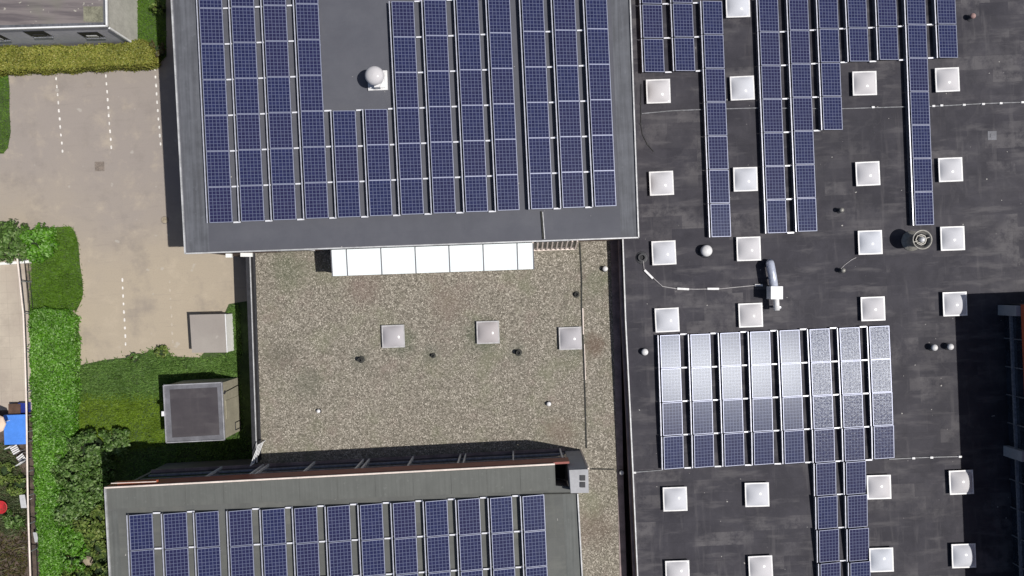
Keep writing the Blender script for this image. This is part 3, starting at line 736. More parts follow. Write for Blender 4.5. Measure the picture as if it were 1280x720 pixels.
# black roofed hall on the right
t = thing('black_roofed_hall', 'large hall with black felt roof filling the right side', 'building', at(1000, 350, 0))
PR = [at(770, -200, ZR), at(777.5, 299, ZR), at(781, 400, ZR), at(787, 520, ZR), at(796, 720, ZR), at(804, 900, ZR), at(1700, 900, ZR), at(1700, -200, ZR)]
m = W(); m.prism([PR[0], PR[2]+Vector((0.1, 0, 0)), PR[5]+Vector((0.1, 0, 0)), PR[6], PR[7]], 0, ZR-0.12); m.build('wall', 'hall_wall', t)
m = W(); m.prism(PR, ZR-0.12, ZR); m.build('roof', 'bit_black', t)
m = W()
for a, b_ in zip(PR[1:5], PR[2:6]): m.seg(a+Vector((0.03, 0, 0.04)), b_+Vector((0.03, 0, 0.04)), 0.06, 0.10)
m.build('roof_edge', 'trim', t)
m = W()
for a, b_ in zip(PR[1:5], PR[2:6]): m.seg(a+Vector((-0.10, 0, -0.25)), b_+Vector((-0.10, 0, -0.25)), 0.12, 0.12)
m.build('gutter', 'trim_dark', t)

# lower building with red band
t = thing('red_banded_building', 'building with greenish grey roof and a red band along its window front, bottom left', 'building', at(430, 660, 0))
PB = [at(131, 610, ZB), at(410, 595.3, ZB), at(693.5, 580.3, ZB), at(694.5, 607, ZB), at(712.5, 609, ZB), at(722, 617, ZB), at(728, 720, ZB), at(738, 900, ZB), at(147, 900, ZB), at(137, 720, ZB)]
WB = [at(131, 610, ZB), at(712, 579.5, ZB), at(721.5, 617, ZB), at(738, 900, ZB), at(147, 900, ZB)]
cB = at(430, 760, ZB)
WBi = [Vector((p.x+(0.12 if p.x < cB.x else -0.12), p.y-(0.25 if p.y > cB.y+1 else -0.12), 0)) for p in WB]
m = W(); m.prism([WBi[0], at(693, 583.5, ZB), at(694, 608, ZB), at(712, 612, ZB), *WBi[2:]], ZB-1.5, ZB-0.16); m.prism(WBi, 0, ZB-1.5); m.build('wall', 'taupe', t)
m = W(); m.prism(PB, ZB-0.16, ZB); m.build('roof', 'bit_green', t)
# upper strip of separate stained sheets
mS = W()
top = [(133, 611.2), (692.5, 582.2)]; bot = [(134, 636), (703, 612)]
xs = [0, .09, .175, .26, .345, .43, .515, .60, .685, .77, .85, .925, 1.0]
for i in range(len(xs)-1):
    xa_, xb__ = 133.5+xs[i]*558+0.4, 133.5+xs[i+1]*558-0.4
    q = [(xa_, 611.2-(xa_-133)*.0518), (xb__, 611.2-(xb__-133)*.0518), (xb__+1.2, 636-(xb__-134)*.042), (xa_+1.2, 636-(xa_-134)*.042)]
    mS = W(); mS.prism([at(*p, ZB+0.018) for p in q], ZB+0.002, ZB+0.012+0.006*(i % 2)); mS.build('roof_sheet', 'slab_green', t)
m = W(); m.seg(at(131, 609.6, ZB+.05), at(693.5, 580, ZB+.05), 0.07, 0.10); m.build('roof_edge', 'rail', t)
m = W(); m.seg(at(131.5, 611, ZB+.05), at(147.5, 900, ZB+.05), 0.06, 0.10); m.seg(at(722, 617, ZB+.05), at(738, 900, ZB+.05), 0.06, 0.10); m.build('roof_edge', 'trim', t)
for q in ([(134, 640), (147, 638), (163, 898), (150, 898)], [(703, 617.5), (719.5, 617.5), (735, 898), (718, 898)]):
    m = W(); m.add([at(x, y, ZB+0.004) for x, y in q][::-1], [(0, 1, 2, 3)]); m.build('roofing_strip', 'edge_green', t)
m = W(); path(m, [(680, 617.2), (722, 616.5)], ZB+.03, 0.05, 0.05); m.build('roof_joint', 'joint', t)
# facade elements (north side)
A2 = at(131, 610, ZB); B2 = at(712, 579.3, ZB); d2 = (B2-A2).normalized(); n2 = Vector((-d2.y, d2.x, 0)); Lf = (B2-A2).length
def fpt(u, out, z): q = A2+d2*u+n2*out; q.z = z; return q
m = W(); m.seg(fpt(0.05, 0.02, ZB-0.52), fpt(Lf, 0.02, ZB-0.52), 0.10, 0.85); m.build('red_band', 'red', t)
m = W(); m.seg(fpt(0.5, 0.16, ZB-0.20), fpt(2.4, 0.16, ZB-0.20), 0.10, 0.10); m.build('sunshade', 'orange', t)
m = W(); m.seg(fpt(0.3, 0.20, ZB-0.02), fpt(2.4, 0.17, ZB-0.02), 0.035, 0.05); m.build('gutter', 'rail', t)
m = W(); m.seg(fpt(0.6, -0.14, 3.85), fpt(Lf, -0.14, 3.85), 0.05, 2.2); m.build('glazing', 'glass_dark', t)
for px_ in (243, 300, 307, 370, 437, 445, 505, 570, 577, 642, 706):
    pt = at(px_, 590, ZB); u = (pt-A2).dot(d2)
    m = W(); m.seg(fpt(u, -0.04, 2.75), fpt(u, -0.04, ZB-0.95), 0.07, 0.12); m.build('mullion', 'pvc', t)
m = W()
for z in (4.2, 3.4): m.seg(fpt(0.8, -0.09, z), fpt(Lf-.1, -0.09, z), 0.05, 0.06)
m.build('transom', 'galv', t)
m = W(); m.seg(fpt(0.6, -0.06, 2.7), fpt(Lf, -0.06, 2.7), 0.16, 0.08); m.build('sill', 'trim_dark', t)
# stair head block with twin hatch
ZK2 = 6.5
m = W(); m.prism([at(711.5, 587.6, ZK2), at(735.3, 586.6, ZK2), at(736, 616, ZK2), at(713.5, 616.5, ZK2)], ZG-0.3, ZK2); m.build('stair_block', 'grey_wall', t)
for y0, y1 in ((594, 600.5), (602.5, 609)):
    m = W(); a = at(725, y0, ZK2); b_ = at(731.5, y1, ZK2)
    m.box(a.x, b_.y, ZK2+.003, b_.x, a.y, ZK2+.05); m.build('hatch', 'dark', t)
m = W(); q = at(735.6, 586, ZK2); m.seg((q.x, q.y, ZK2-.05), (q.x, q.y, ZG), 0.06, 0.06); m.build('downpipe', 'rail', t)
m = W(); m.prism([at(693, 583.2, ZB), at(709, 582.6, ZB), at(709.6, 609, ZB), at(694.4, 607, ZB)], ZB-1.495, ZB-1.45); m.build('light_well_floor', 'black', t)

# right hand building with red wall, taller than the hall
t = thing('red_walled_building', 'taller building with orange red wall and shaded windows at the right edge', 'building', at(1300, 560, 0))
A3 = at(1252, 380, ZR); B3 = at(1266, 735, ZR); d3 = (B3-A3).normalized(); n3 = Vector((d3.y, -d3.x, 0)); n3 = n3 if n3.x < 0 else -n3
B3 = A3+d3*22; ZT = 7.42
def rpt(u, out, z): q = A3+d3*u+n3*out; q.z = z; return q
m = W(); m.prism([rpt(0, -0.15, 0), rpt(22, -0.15, 0), rpt(22, -12, 0), rpt(0, -12, 0)], ZR-0.05, ZT-0.02); m.build('wall', 'dark', t)
m = W(); m.prism([rpt(-.05, 0.02, 0), rpt(22, 0.02, 0), rpt(22, -12.1, 0), rpt(-.05, -12.1, 0)], ZT-0.02, ZT+0.15); m.build('roof', 'bit_grey', t)
m = W(); m.seg(rpt(0, -0.07, (ZT+4.95)/2), rpt(22, -0.07, (ZT+4.95)/2), 0.15, ZT-4.99); m.build('red_wall', 'redwall', t)
m = W(); m.seg(rpt(0.3, -0.12, 4.25), rpt(22, -0.12, 4.25), 0.05, 1.3); m.build('glazing', 'glass_dark', t)
m = W(); m.seg(rpt(0.3, -0.03, 4.2), rpt(22, -0.03, 4.2), 0.12, 0.10); m.build('transom', 'galv', t)
for i in range(16):
    if i % 5 == 0: continue
    m = W(); m.seg(rpt(0.3+i*1.4, -0.05, ZR+.02), rpt(0.3+i*1.4, -0.05, 4.9), 0.05, 0.06); m.build('mullion', 'tower_edge', t)
for i in range(4):
    u = 0.3+i*7.0
    if u < 22:
        m = W(); m.seg(rpt(u, 0.06, ZR), rpt(u, 0.06, 4.93), 0.28, 0.5); m.build('column', 'grey_wall', t)

# low house top left
ZH = 3.1
t = thing('low_house', 'low grey house with mossy flat roof and white roof edge, top left corner', 'house', at(60, 0, 0))
PH = [at(-250, -150, ZH), at(131, -150, ZH), at(134.5, 33, ZH), at(-250, 44, ZH)]
m = W(); m.prism(inset(PH, 0.05), 0, ZH-0.12); o = m.build('wall', 'house_wall', t)
m = W(); m.prism(PH, ZH-0.12, ZH); m.build('roof', 'house_roof', t)
m = W()
for a, b_ in zip(PH, PH[1:]+PH[:1]): m.seg(a+Vector((0, 0, .05)), b_+Vector((0, 0, .05)), 0.07, 0.12)
m.build('roof_edge', 'white_metal', t)
m = W()
pts = [at(126.5, -148, ZH+.005), at(130, -148, ZH+.005), at(133.3, 31.8, ZH+.005), at(129.5, 31.8, ZH+.005)][::-1]
m.add(pts, [(0, 1, 2, 3)]); m.build('roofing_strip', 'edge_grey', t); m = W(); pts = [at(-248, 38, ZH+.005), at(129, 28, ZH+.005), at(133, 32, ZH+.005), at(-248, 42.8, ZH+.005)][::-1]; m.add(pts, [(0, 1, 2, 3)])
m.build('roofing_strip', 'edge_grey', t)
m = W(); m.add([at(104, 8, ZH+.006), at(128, 8, ZH+.006), at(128.5, 27, ZH+.006), at(104.5, 27, ZH+.006)][::-1], [(0, 1, 2, 3)]); m.build('roof_patch', 'moss_patch', t)
SA = at(-250, 44, ZH); SB = at(134.5, 33, ZH); ds = (SB-SA).normalized(); ns = Vector((ds.y, -ds.x, 0)); Ls = (SB-SA).length
SA = SA-ns*0.05
def spt(u, out, z): q = SA+ds*u+ns*out; q.z = z; return q
m = W(); m.seg(spt(0.05, 0.010, 1.5), spt(Ls-.07, 0.010, 1.5), 0.02, 2.9); m.build('south_wall', 'house_wall_lightened', t)
for X in (-21.9, -24.45, -26.9):
    u = X-SA.x; zc_ = 1.9 if X > -24 or X < -26 else 2.25
    f = W(); f.seg(spt(u-.52, 0.025, zc_), spt(u+.52, 0.025, zc_), 0.03, 0.85); fo = f.build('window', 'black', t)
    h = W(); h.seg(spt(u-.3, 0.05, zc_-.12), spt(u+.25, 0.05, zc_-.12), 0.03, 0.22); ho = h.build('curtain', 'trim' if X != -24.45 else 'dark', None)
    g_ = W()
    for i in range(8): g_.seg(spt(u-.45+i*.13, 0.05, zc_-.40), spt(u-.45+i*.13, 0.05, zc_-.24), 0.02, 0.02)
    g_.seg(spt(u-.5, 0.06, zc_-.42), spt(u+.5, 0.06, zc_-.42), 0.04, 0.04)
    go = g_.build('grille', 'galv', None)
    for q in (ho, go): q.data.transform(Matrix.Translation(-t.location)); q.parent = fo
m = W(); m.seg(at(136, 34, ZH-.2)+Vector((0.02, -.04, 0)), Vector((*at(136, 34, ZH-.2).xy, 0.1))+Vector((0.02, -.04, 0)), 0.09, 0.09); m.build('downpipe', 'white_metal', t)

# kiosk (dark flat roof)
ZK = 2.35
t = thing('kiosk', 'small square kiosk with dark flat roof and beige walls on the grass', 'kiosk', at(245, 510, 0))
PK = [at(205, 481.5, ZK), at(277.5, 478, ZK), at(281, 549.5, ZK), at(208.5, 553, ZK)]
m = W(); m.prism(inset(PK, 0.03), 0, ZK-0.10); m.build('wall', 'beige_wall', t)
m = W(); m.prism(PK, ZK-0.10, ZK); m.build('roof_border', 'tower_edge', t)
m = W(); m.prism([at(212, 487, ZK), at(271.5, 484, ZK), at(274.5, 543.5, ZK), at(215.5, 547, ZK)], ZK, ZK+.012); m.build('roof', 'tower_roof', t)
m = W()
for a, b_ in zip(PK, PK[1:]+PK[:1]): m.seg(a+Vector((0, 0, .03)), b_+Vector((0, 0, .03)), 0.05, 0.09)
m.build('roof_edge', 'tower_rim', t)
ex = at(277.5, 478, ZK); ey = at(281, 549.5, ZK); de = (ey-ex).normalized(); ne = Vector((-de.y, de.x, 0)); ne = ne if ne.x > 0 else -ne
def kpt(u, out, z): q = ex+de*u+ne*(out-0.03); q.z = z; return q
m = W(); m.tube([kpt(0.55, 0.03, 2.15), kpt(0.5, 0.04, 1.2), kpt(0.42, 0.03, 0.05)], 0.02, 6); m.build('cable', 'cable_dark', t)
m = W(); m.tube([kpt(0.62, 0.03, 2.15), kpt(0.50, 0.06, 2.05)], 0.05, 8); m.build('lamp', 'dark', t)
m = W()
for a, b_ in ((kpt(2.35, .03, .15), kpt(2.35, .03, .85)), (kpt(2.75, .03, .15), kpt(2.75, .03, .85)), (kpt(2.35, .03, .85), kpt(2.75, .03, .85)), (kpt(2.35, .03, .15), kpt(2.75, .03, .15))): m.seg(a, b_, 0.03, 0.03)
m.build('access_frame', 'dark', t)
m = W(); m.seg(kpt(1.0, 0.01, 1.0), kpt(1.95, 0.01, 1.0), 0.03, 1.9); m.build('door', 'beige_wall', t)
m = W(); q = at(205.3, 517, ZK); m.box(q.x-.12, q.y-.12, ZK-.15, q.x+.03, q.y+.12, ZK+.05); m.build('wall_box', 'white_metal', t)

# white shed
ZS = 1.1
t = thing('shed', 'low shed with pale grey flat top and white wall beside the yard', 'shed', at(262, 417, 0))
PS = [at(237, 393.5, ZS), at(281.5, 392.5, ZS), at(284, 440.5, ZS), at(240, 441, ZS)]
m = W(); m.prism(inset(PS, 0.02), 0, ZS-0.05); m.build('wall', 'white_wall', t)
m = W(); m.prism(PS, ZS-0.05, ZS); m.build('roof', 'box_roof', t)
m = W(); q0, q1 = PS[1], PS[2]
m.seg(Vector((q0.x, q0.y, ZS-.02)), Vector((q1.x, q1.y, ZS-.02)), 0.04, 0.07); m.build('roof_edge', 'white_metal', t)

# ladder / guard rail at the parapet end
t = thing('guard_rail', 'white barred guard rail at the lower left corner of the gravel roof', 'railing', at(319, 570, ZG))
a, b_ = at(313, 582, 3.6), at(323, 556, 3.6)
m = W()
for z in (3.6, 3.35, 3.1, 2.85): m.seg(Vector((a.x, a.y, z)), Vector((b_.x, b_.y, z)), 0.03, 0.03)
m.build('rail', 'white_metal', t)
for k in (0, 1):
    q = (a, b_)[k]; m = W(); m.seg((q.x, q.y, 2.3), (q.x, q.y, 3.65), 0.04, 0.04); m.build('post', 'white_metal', t)

# ------------------------------------------------------------------ solar panels
PL, PW = 1.63, 1.0; ZL, ZHi = 0.13, 0.285
def zs(x): return ZHi+(ZL-ZHi)*(x+PW/2)/PW
def slab(mb, x0, y0, x1, y1, dz0, dz1):
    vs = [(x, y, zs(x)+dz) for dz in (dz0, dz1) for y in (y0, y1) for x in (x0, x1)]
    mb.add(vs, [(0, 2, 3, 1), (4, 5, 7, 6), (0, 1, 5, 4), (1, 3, 7, 5), (3, 2, 6, 7), (2, 0, 4, 6)])
fr = MB(); h = PL/2; wv_ = PW/2
slab(fr, -wv_, -h, wv_, -h+.022, -.035, .004); slab(fr, -wv_, h-.022, wv_, h, -.035, .004)
slab(fr, -wv_, -h+.022, -wv_+.025, h-.022, -.035, .004); slab(fr, wv_-.025, -h+.022, wv_, h-.022, -.035, .004)
me_frame = fr.mesh('frame', 'alu_frame')
gl = MB(); x0, x1, y0, y1 = -wv_+.025, wv_-.025, -h+.022, h-.022
gl.add([(x0, y0, zs(x0)-.002), (x1, y0, zs(x1)-.002), (x1, y1, zs(x1)-.002), (x0, y1, zs(x0)-.002),
        (x0, y0, zs(x0)-.03), (x1, y0, zs(x1)-.03), (x1, y1, zs(x1)-.03), (x0, y1, zs(x0)-.03)], [(0, 1, 2, 3), (7, 6, 5, 4)])
me_glass = gl.mesh('cells', 'cells'); uvl = me_glass.uv_layers.new(name='UVMap')
for i, (u, v) in enumerate(((0, 0), (6, 0), (6, 10), (0, 10), (0, 10), (6, 10), (6, 0), (0, 0))): uvl.data[i].uv = (u, v)
df = MB(); xa = -wv_-.125
df.box(xa, -h-.01, ZHi-.02, xa+.045, h+.01, ZHi)                          # bright top flange
df.add([(xa, -h-.01, ZHi-.02), (xa-.01, -h-.01, 0.01), (xa-.01, h+.01, 0.01), (xa, h+.01, ZHi-.02)], [(0, 1, 2, 3)], 1)
me_def = df.mesh('wind_deflector', ['alu', 'tower_edge'])
sp = MB()
for y in (-h+.2, h-.2):
    sp.box(-wv_-.02, y-.02, 0.01, wv_, y+.02, .05); sp.box(-wv_+.03, y-.02, .05, -wv_+.07, y+.02, ZHi-.045); sp.box(wv_-.08, y-.02, .05, wv_-.04, y+.02, ZL-.03)
me_sup = sp.mesh('support', 'galv')
ra = MB(); ra.box(wv_+.03, -h-.045, .09, wv_+.36, -h+.022, .125); me_rail = ra.mesh('cross_rail', 'alu_bright')
ra = MB(); ra.box(wv_+.03, h-.022, .09, wv_+.36, h+.045, .125); me_rail_t = ra.mesh('cross_rail', 'alu_bright')
def child(me, name, par, rot=None):
    o = bpy.data.objects.new(name, me); col.objects.link(o); o.parent = par
    return o
ORD = ['topmost', 'second', 'third', 'fourth', 'fifth', 'sixth', 'seventh', 'eighth']
COLN = ['first', 'second', 'third', 'fourth', 'fifth', 'sixth', 'seventh', 'eighth', 'ninth', 'tenth', 'eleventh', 'twelfth', 'thirteenth']
npanel = 0
me_glass_g = me_glass.copy(); me_glass_g.materials[0] = M['cells_grainy']
def column(xt, yt, xb, yb, rows, z, rails, group, where, tilt=None, grainy=False):
    """xt,yt = upper left corner of the column in the photograph, xb,yb = lower left corner"""
    global npanel
    A = at(xt, yt, z+.25); B = at(xb, yb, z+.25); d = (B-A); L = d.length/rows; dn = d.normalized()
    rz = math.atan2(dn.x, -dn.y); side = Vector((-dn.y, dn.x, 0)); side = side if side.x > 0 else -side
    for r in range(rows):
        c = A+dn*(L*(r+0.5))+side*(0.10+PW/2); c.z = z
        tx, ty = tilt(r) if tilt else (0, 0)
        nm = ORD[r] if r < rows-1 or rows == 1 else 'lowest'
        root = thing('solar_panel', nm+' panel in '+where, 'solar panel', c,
                     (R(tx+random.uniform(-.18, .18)), R(ty+random.uniform(-.18, .18)), rz), group)
        child(me_glass_g if grainy else me_glass, 'cells', root); child(me_frame, 'frame', root)
        child(me_def, 'wind_deflector', root); child(me_sup, 'support', root)
        lo, hi = rails if isinstance(rails, tuple) else (0, rails)
        if lo <= r < hi: child(me_rail, 'cross_rail', root)
        if r == lo and hi > lo: child(me_rail_t, 'cross_rail', root)
        npanel += 1
th = math.tan(R(2.7))
G = 'solar panels on the slate grey roof'
xb = [259.5, 299.5, 339.5, 380, 420, 460, 499.5, 539.5, 580, 619.5, 661.5, 701, 741]
yb_ = [279, 277.2, 275.5, 273.6, 272, 270.2, 268.5, 266.8, 265.2, 263.4, 261.6, 260, 258.3]
for i in range(13):
    n = 7 if i < 4 else (3 if i in (4, 5) else 6)
    p = 44.75 if i < 4 else 44.4
    yt = yb_[i]-p*n; xt = xb[i]-(yb_[i]-yt)*math.tan(R(2.75 if i < 7 else 2.65))
    column(xt, yt, xb[i], yb_[i], n, ZM, 0 if i in (9, 12) else ((4, 7) if i == 3 else n), G,
           'the %s column from the left on the slate grey roof' % COLN[i])
    if i == 3:
        pass
G = 'solar panels on the greenish grey roof'
xt_ = [159, 202, 242, 283.5, 325, 365.5, 406.5, 447.5, 488.5, 529, 569.5, 610, 650.5]
yt_ = [643.7, 642, 640.5, 638.7, 637, 635, 633, 631, 628.7, 626.5, 624.5, 622.3, 620]
for i in range(13):
    n = 3; L = 44.9*n
    column(xt_[i], yt_[i], xt_[i]+L*math.tan(R(2.5)), yt_[i]+L, n, ZB, 0 if i in (2, 12) else n, G,
           'the %s column from the left on the greenish grey roof' % COLN[i])
G = 'solar panels on the upper part of the black roof'
up = [(798.5, -37.5, 803.5, 91, 3, 3), (836.5, -38.5, 842, 89.5, 3, 3), (875.5, 1, 887, 297, 7, 0), (945.5, -2, 957, 292, 7, 7), (983, -4, 995, 290, 7, 4),
      (1020, -6, 1027, 163, 4, 2), (1056, -7, 1060, 77.5, 2, 2), (1093.5, -9, 1097, 75.5, 2, 2), (1130, -11, 1141.5, 282, 7, 2), (1167.5, -12, 1171.5, 73, 2, 0)]
upl = ['the first column from the left on the black roof, above a skylight', 'the second column from the left on the upper black roof', 'the long lone column right of the upper left skylights',
       'the long column left of the middle pair on the black roof', 'the long column just left of the four panel column', 'the four panel column on the upper black roof',
       'the short column just right of the four panel column', 'the short column left of the long column near the right', 'the long column ending above the round fan', 'the short rightmost column on the black roof']
for (a, b1, c, d_, n, rl), lb in zip(up, upl):
    column(a, b1, c, d_, n, ZR, rl, G, lb)
G = 'solar panels on the lower part of the black roof'
lx = [822.5, 860.5, 898, 935.5, 972.5, 1010, 1047.5, 1085]; ly = [419, 418, 416.3, 414.7, 413.2, 411.7, 410, 408.3]
lb = [(828, 587), (866, 585), (904, 583.3), (941, 581.5), (979.5, 580), (1017.5, 578.5), (1055, 577), (1092, 574)]
for i in range(8):
    def tl(r, i=i):
        tx = (0.4, -0.3, -1.7, -3.3, -4.6, -5, -5, -5)[r]
        return (-tx*1.0, -0.8*i)
    n = 4; x2, y2 = lb[i]
    if i in (5, 6):
        n = 8; x2 = lx[i]+(x2-lx[i])*2.0; y2 = ly[i]+(y2-ly[i])*2
    column(lx[i], ly[i], x2, y2, n, ZR, 0 if i == 7 else (8 if i == 5 else 4), G,
           'the %s column from the left of the shining array' % COLN[i], tilt=tl, grainy=(i >= 5))

# ------------------------------------------------------------------ skylights
S = 0.595
cb = MB(); cb.box(-S+.05, -S+.05, 0, S-.05, S-.05, .15); me_curb = cb.mesh('curb', 'dark')
ff = MB()
for q in ((-S, -S, S, -S+.07), (-S, S-.07, S, S), (-S, -S+.07, -S+.07, S-.07), (S-.07, -S+.07, S, S-.07)): ff.box(q[0], q[1], .15, q[2], q[3], .19)
me_ff = ff.mesh('frame', 'pvc'); me_ff_d = ff.mesh('frame', 'dull_frame')
def dome(hh=0.20, n=16):
    m = MB(); s = S-.05; vs = []; fs = []
    for j in range(n+1):
        for i in range(n+1):
            x = -1+2*i/n; y = -1+2*j/n
            z = hh*((1-abs(x)**2.1)*(1-abs(y)**2.1))**0.85
            vs.append((x*s, y*s, .182+z))
    for j in range(n):
        for i in range(n): k = j*(n+1)+i; fs.append((k, k+1, k+n+2, k+n+1))
    m.add(vs, fs); return m
me_dome = dome().mesh('dome', 'dome', smooth=True); me_dome_d = dome(0.19).mesh('dome', 'dome_dull', smooth=True)
def skylight(px, py, z, label, dull=False, group='skylights on the black roof'):
    c = at(px, py, z+.2); c.z = z; s = 0.97 if dull else 1.0
    root = thing('skylight', label, 'skylight', c, (0, 0, R(random.uniform(1.6, 2.8))), group); root.scale = (s, s, 1)
    child(me_curb, 'curb', root); child(me_ff_d if dull else me_ff, 'frame', root); child(me_dome_d if dull else me_dome, 'dome', root)
sk = [(922.5, 6.5, 'white skylight cut by the top edge, between two long panel columns'),
 (823, 114, 'white skylight just below the two short left panel columns on the black roof'), (928, 110, 'white skylight between long panel columns, nearest the top conductor strip'),
 (1081, 104, 'white skylight below the short panel columns, above the conductor strip'), (1184.5, 99.5, 'white skylight right of the long column, below the short rightmost panels'),
 (827, 229, 'white skylight beside the right edge of the slate grey roof'), (932, 224, 'white skylight halfway down between the two long panel columns'),
 (1085, 217, 'white skylight alone left of the long panel column that ends at the fan'), (1188.5, 212, 'white skylight right of the long panel column that ends at the fan'),
 (830, 316, 'white skylight next to the dark round cap near the slate roof corner'), (936, 311, 'white skylight right of the white ball vent, above the silver duct'),
 (1088, 303, 'white skylight just left of the round fan shadow'), (1191, 298, 'white skylight just right of the round fan'),
 (834, 400, 'white skylight directly above the first column of the shining array'), (938.5, 394, 'white skylight directly above the fourth column of the shining array, left of the duct'),
 (1091.5, 386, 'white skylight directly above the last column of the shining array'), (1194, 380, 'white skylight at the top corner of the large shadow'),
 (844, 624, 'white skylight below the left end of the shining array'), (946.5, 618.5, 'white skylight below the middle of the shining array'),
 (1099, 609, 'white skylight right of the two long lower panel columns'), (1202, 603, 'half shaded skylight on the edge of the large shadow, upper one'),
 (847, 716, 'white skylight cut by the bottom edge, the left one'), (951, 710, 'white skylight cut by the bottom edge, left of the long lower panel columns'),
 (1102, 700, 'white skylight near the bottom edge, right of the long lower panel columns'), (1205, 695, 'half shaded skylight on the edge of the large shadow, lower one')]
for x, y, lb_ in sk: skylight(x, y, ZR, lb_)
for x, y, lb_ in ((491.5, 420.5, 'dull grey skylight on the gravel, the left of three'), (610, 415.5, 'dull grey skylight on the gravel, the middle of three'), (713, 423, 'dull grey skylight on the gravel beside the roof joint')):
    skylight(x, y, ZG, lb_, True, 'skylights on the gravel roof')

# ------------------------------------------------------------------ vents and roof fittings
def ball_vent(px, py, z, r, label, hh=0.25, mat='pvc'):
    c = at(px, py, z+hh); c.z = z; t = thing('ball_vent', label, 'roof vent', c)
    m = MB(); m.lathe([(r*1.2, 0), (r*1.1, .02), (r*.6, .04), (r*.6, hh)], 16); m.build('pipe', 'dark', t, smooth=True)
    m = MB(); pr = [(r*0.75, hh-.03)]+[(r*math.cos(a), hh+r*0.8*math.sin(a)) for a in [PI/2*k/7 for k in range(8)]]
    pr[-1] = (0.003, pr[-1][1]); m.lathe(pr, 20); m.build('cap', mat, t, smooth=True)
ball_vent(883, 313.5, ZR, 0.29, 'white ball vent between two skylights left of centre on the black roof', 0.28)
ball_vent(806, 440, ZR, 0.17, 'small white domed vent left of the shining array', 0.2)
ball_vent(1168, 434.5, ZR, 0.16, 'small white domed vent, left one of the pair right of the shining array', 0.28)
ball_vent(1188, 433.5, ZR, 0.16, 'small white domed vent nearest the large shadow, right one of the pair', 0.28)
ball_vent(1216, 20, ZR, 0.14, 'small pinkish vent near the top right corner', 0.28, 'pink')
ball_vent(398, 514, ZG, 0.10, 'tiny white vent at the lower left of the gravel roof', 0.15)
ball_vent(686, 505, ZG, 0.12, 'tiny white vent on the gravel below the right skylight', 0.15)
ball_vent(756.5, 336, ZG, 0.14, 'tiny white vent at the upper right edge of the gravel roof', 0.22)
ball_vent(1052, 262.5, ZR, 0.12, 'small grey pipe vent above the skylight left of the fan', 0.3, 'vent')
ball_vent(1054, 338, ZR, 0.12, 'small grey pipe vent below the skylight left of the fan', 0.3, 'vent')
ball_vent(777, 591, ZG, 0.12, 'tiny pale vent in the shaded gutter at the end of the gravel joint', 0.2)
def stub(px, py, z, r, label, hh=0.3, mat='dark'):
    c = at(px, py, z+hh); c.z = z; t = thing('vent_pipe', label, 'vent pipe', c)
    m = MB(); m.lathe([(r*1.6, 0), (r*1.5, .02), (r*.8, .05), (r*.8, hh), (r, hh), (r, hh+.06), (r*.65, hh+.06), (r*.65, hh-.05)], 14); m.build('pipe', mat, t, smooth=False)
    m = MB(); m.lathe([(r*.62, hh-.04), (r*.3, hh-.038)], 14); m.build('opening', 'black', t)
stub(450, 450, ZG, 0.12, 'dark stubby pipe on the gravel left of the first grey skylight', 0.3, 'joint')
stub(541, 444.5, ZG, 0.09, 'small dark pipe on the gravel between the left and middle skylights', 0.12, 'joint')
stub(648, 441, ZG, 0.12, 'dark stubby pipe on the gravel between the middle and right skylights', 0.3, 'joint')
stub(720.5, 368, ZG, 0.11, 'dark pipe against the gravel joint above the right grey skylight', 0.1, 'joint')
stub(802.5, 322, ZR, 0.20, 'dark round cap beside the leftmost middle skylight', 0.10, 'dark')
for (x, y, lb_) in ((1128, 204, 'speck'),): pass

# round fan
c = at(1153, 299.5, ZR+1.0); c.z = ZR; t = thing('roof_fan', 'round grey roof fan casting a large round shadow', 'roof fan', c)
m = MB(); m.lathe([(.50, 0), (.50, .05), (.32, .08), (.30, .75), (.46, .9), (.49, 1.0), (.44, 1.02), (.40, .95), (.36, .8)], 32); m.build('housing', 'vent', t, smooth=True)
m = MB(); m.lathe([(.37, .80), (.36, .81)], 32); m.build('grille_back', 'black', t)
m = MB()
for r_ in (.27, .2):
    m.lathe([(r_, .86), (r_, .9), (r_-.03, .9), (r_-.03, .86)], 8)
for k in range(2):
    a = k*PI+.3; m.seg((.12*math.cos(a), .12*math.sin(a), .9), (.42*math.cos(a), .42*math.sin(a), .93), .035, .03)
m.build('guard', 'vent', t)
m = MB(); m.lathe([(.15, .84), (.15, 1.0), (.11, 1.06), (.01, 1.08)], 16); m.build('motor_cap', 'trim', t, smooth=True)

# domed extractor on slate roof
c = at(472, 100.5, ZM+.1); c.z = ZM; t = thing('extractor_cowl', 'white domed extractor on a square base on the slate grey roof', 'extractor', c, (0, 0, R(2)))
m = MB(); m.box(-.45, -.45, 0, .45, .45, .10); m.box(-.36, -.36, .10, .36, .36, .20); m.build('base', 'pvc', t)
m = MB(); m.lathe([(.26, .2), (.24, .5), (.24, .85)], 24); m.build('neck', 'galv', t, smooth=True)
m = MB(); m.box(-.10, -.42, .2, .16, -.2, .5); m.build('motor_box', 'pvc', t)
m = MB(); m.lathe([(.40, .80), (.43, .84), (.43, .90), (.36, 1.04), (.22, 1.13), (.004, 1.17)], 28); m.build('cap', 'dome', t, smooth=True)

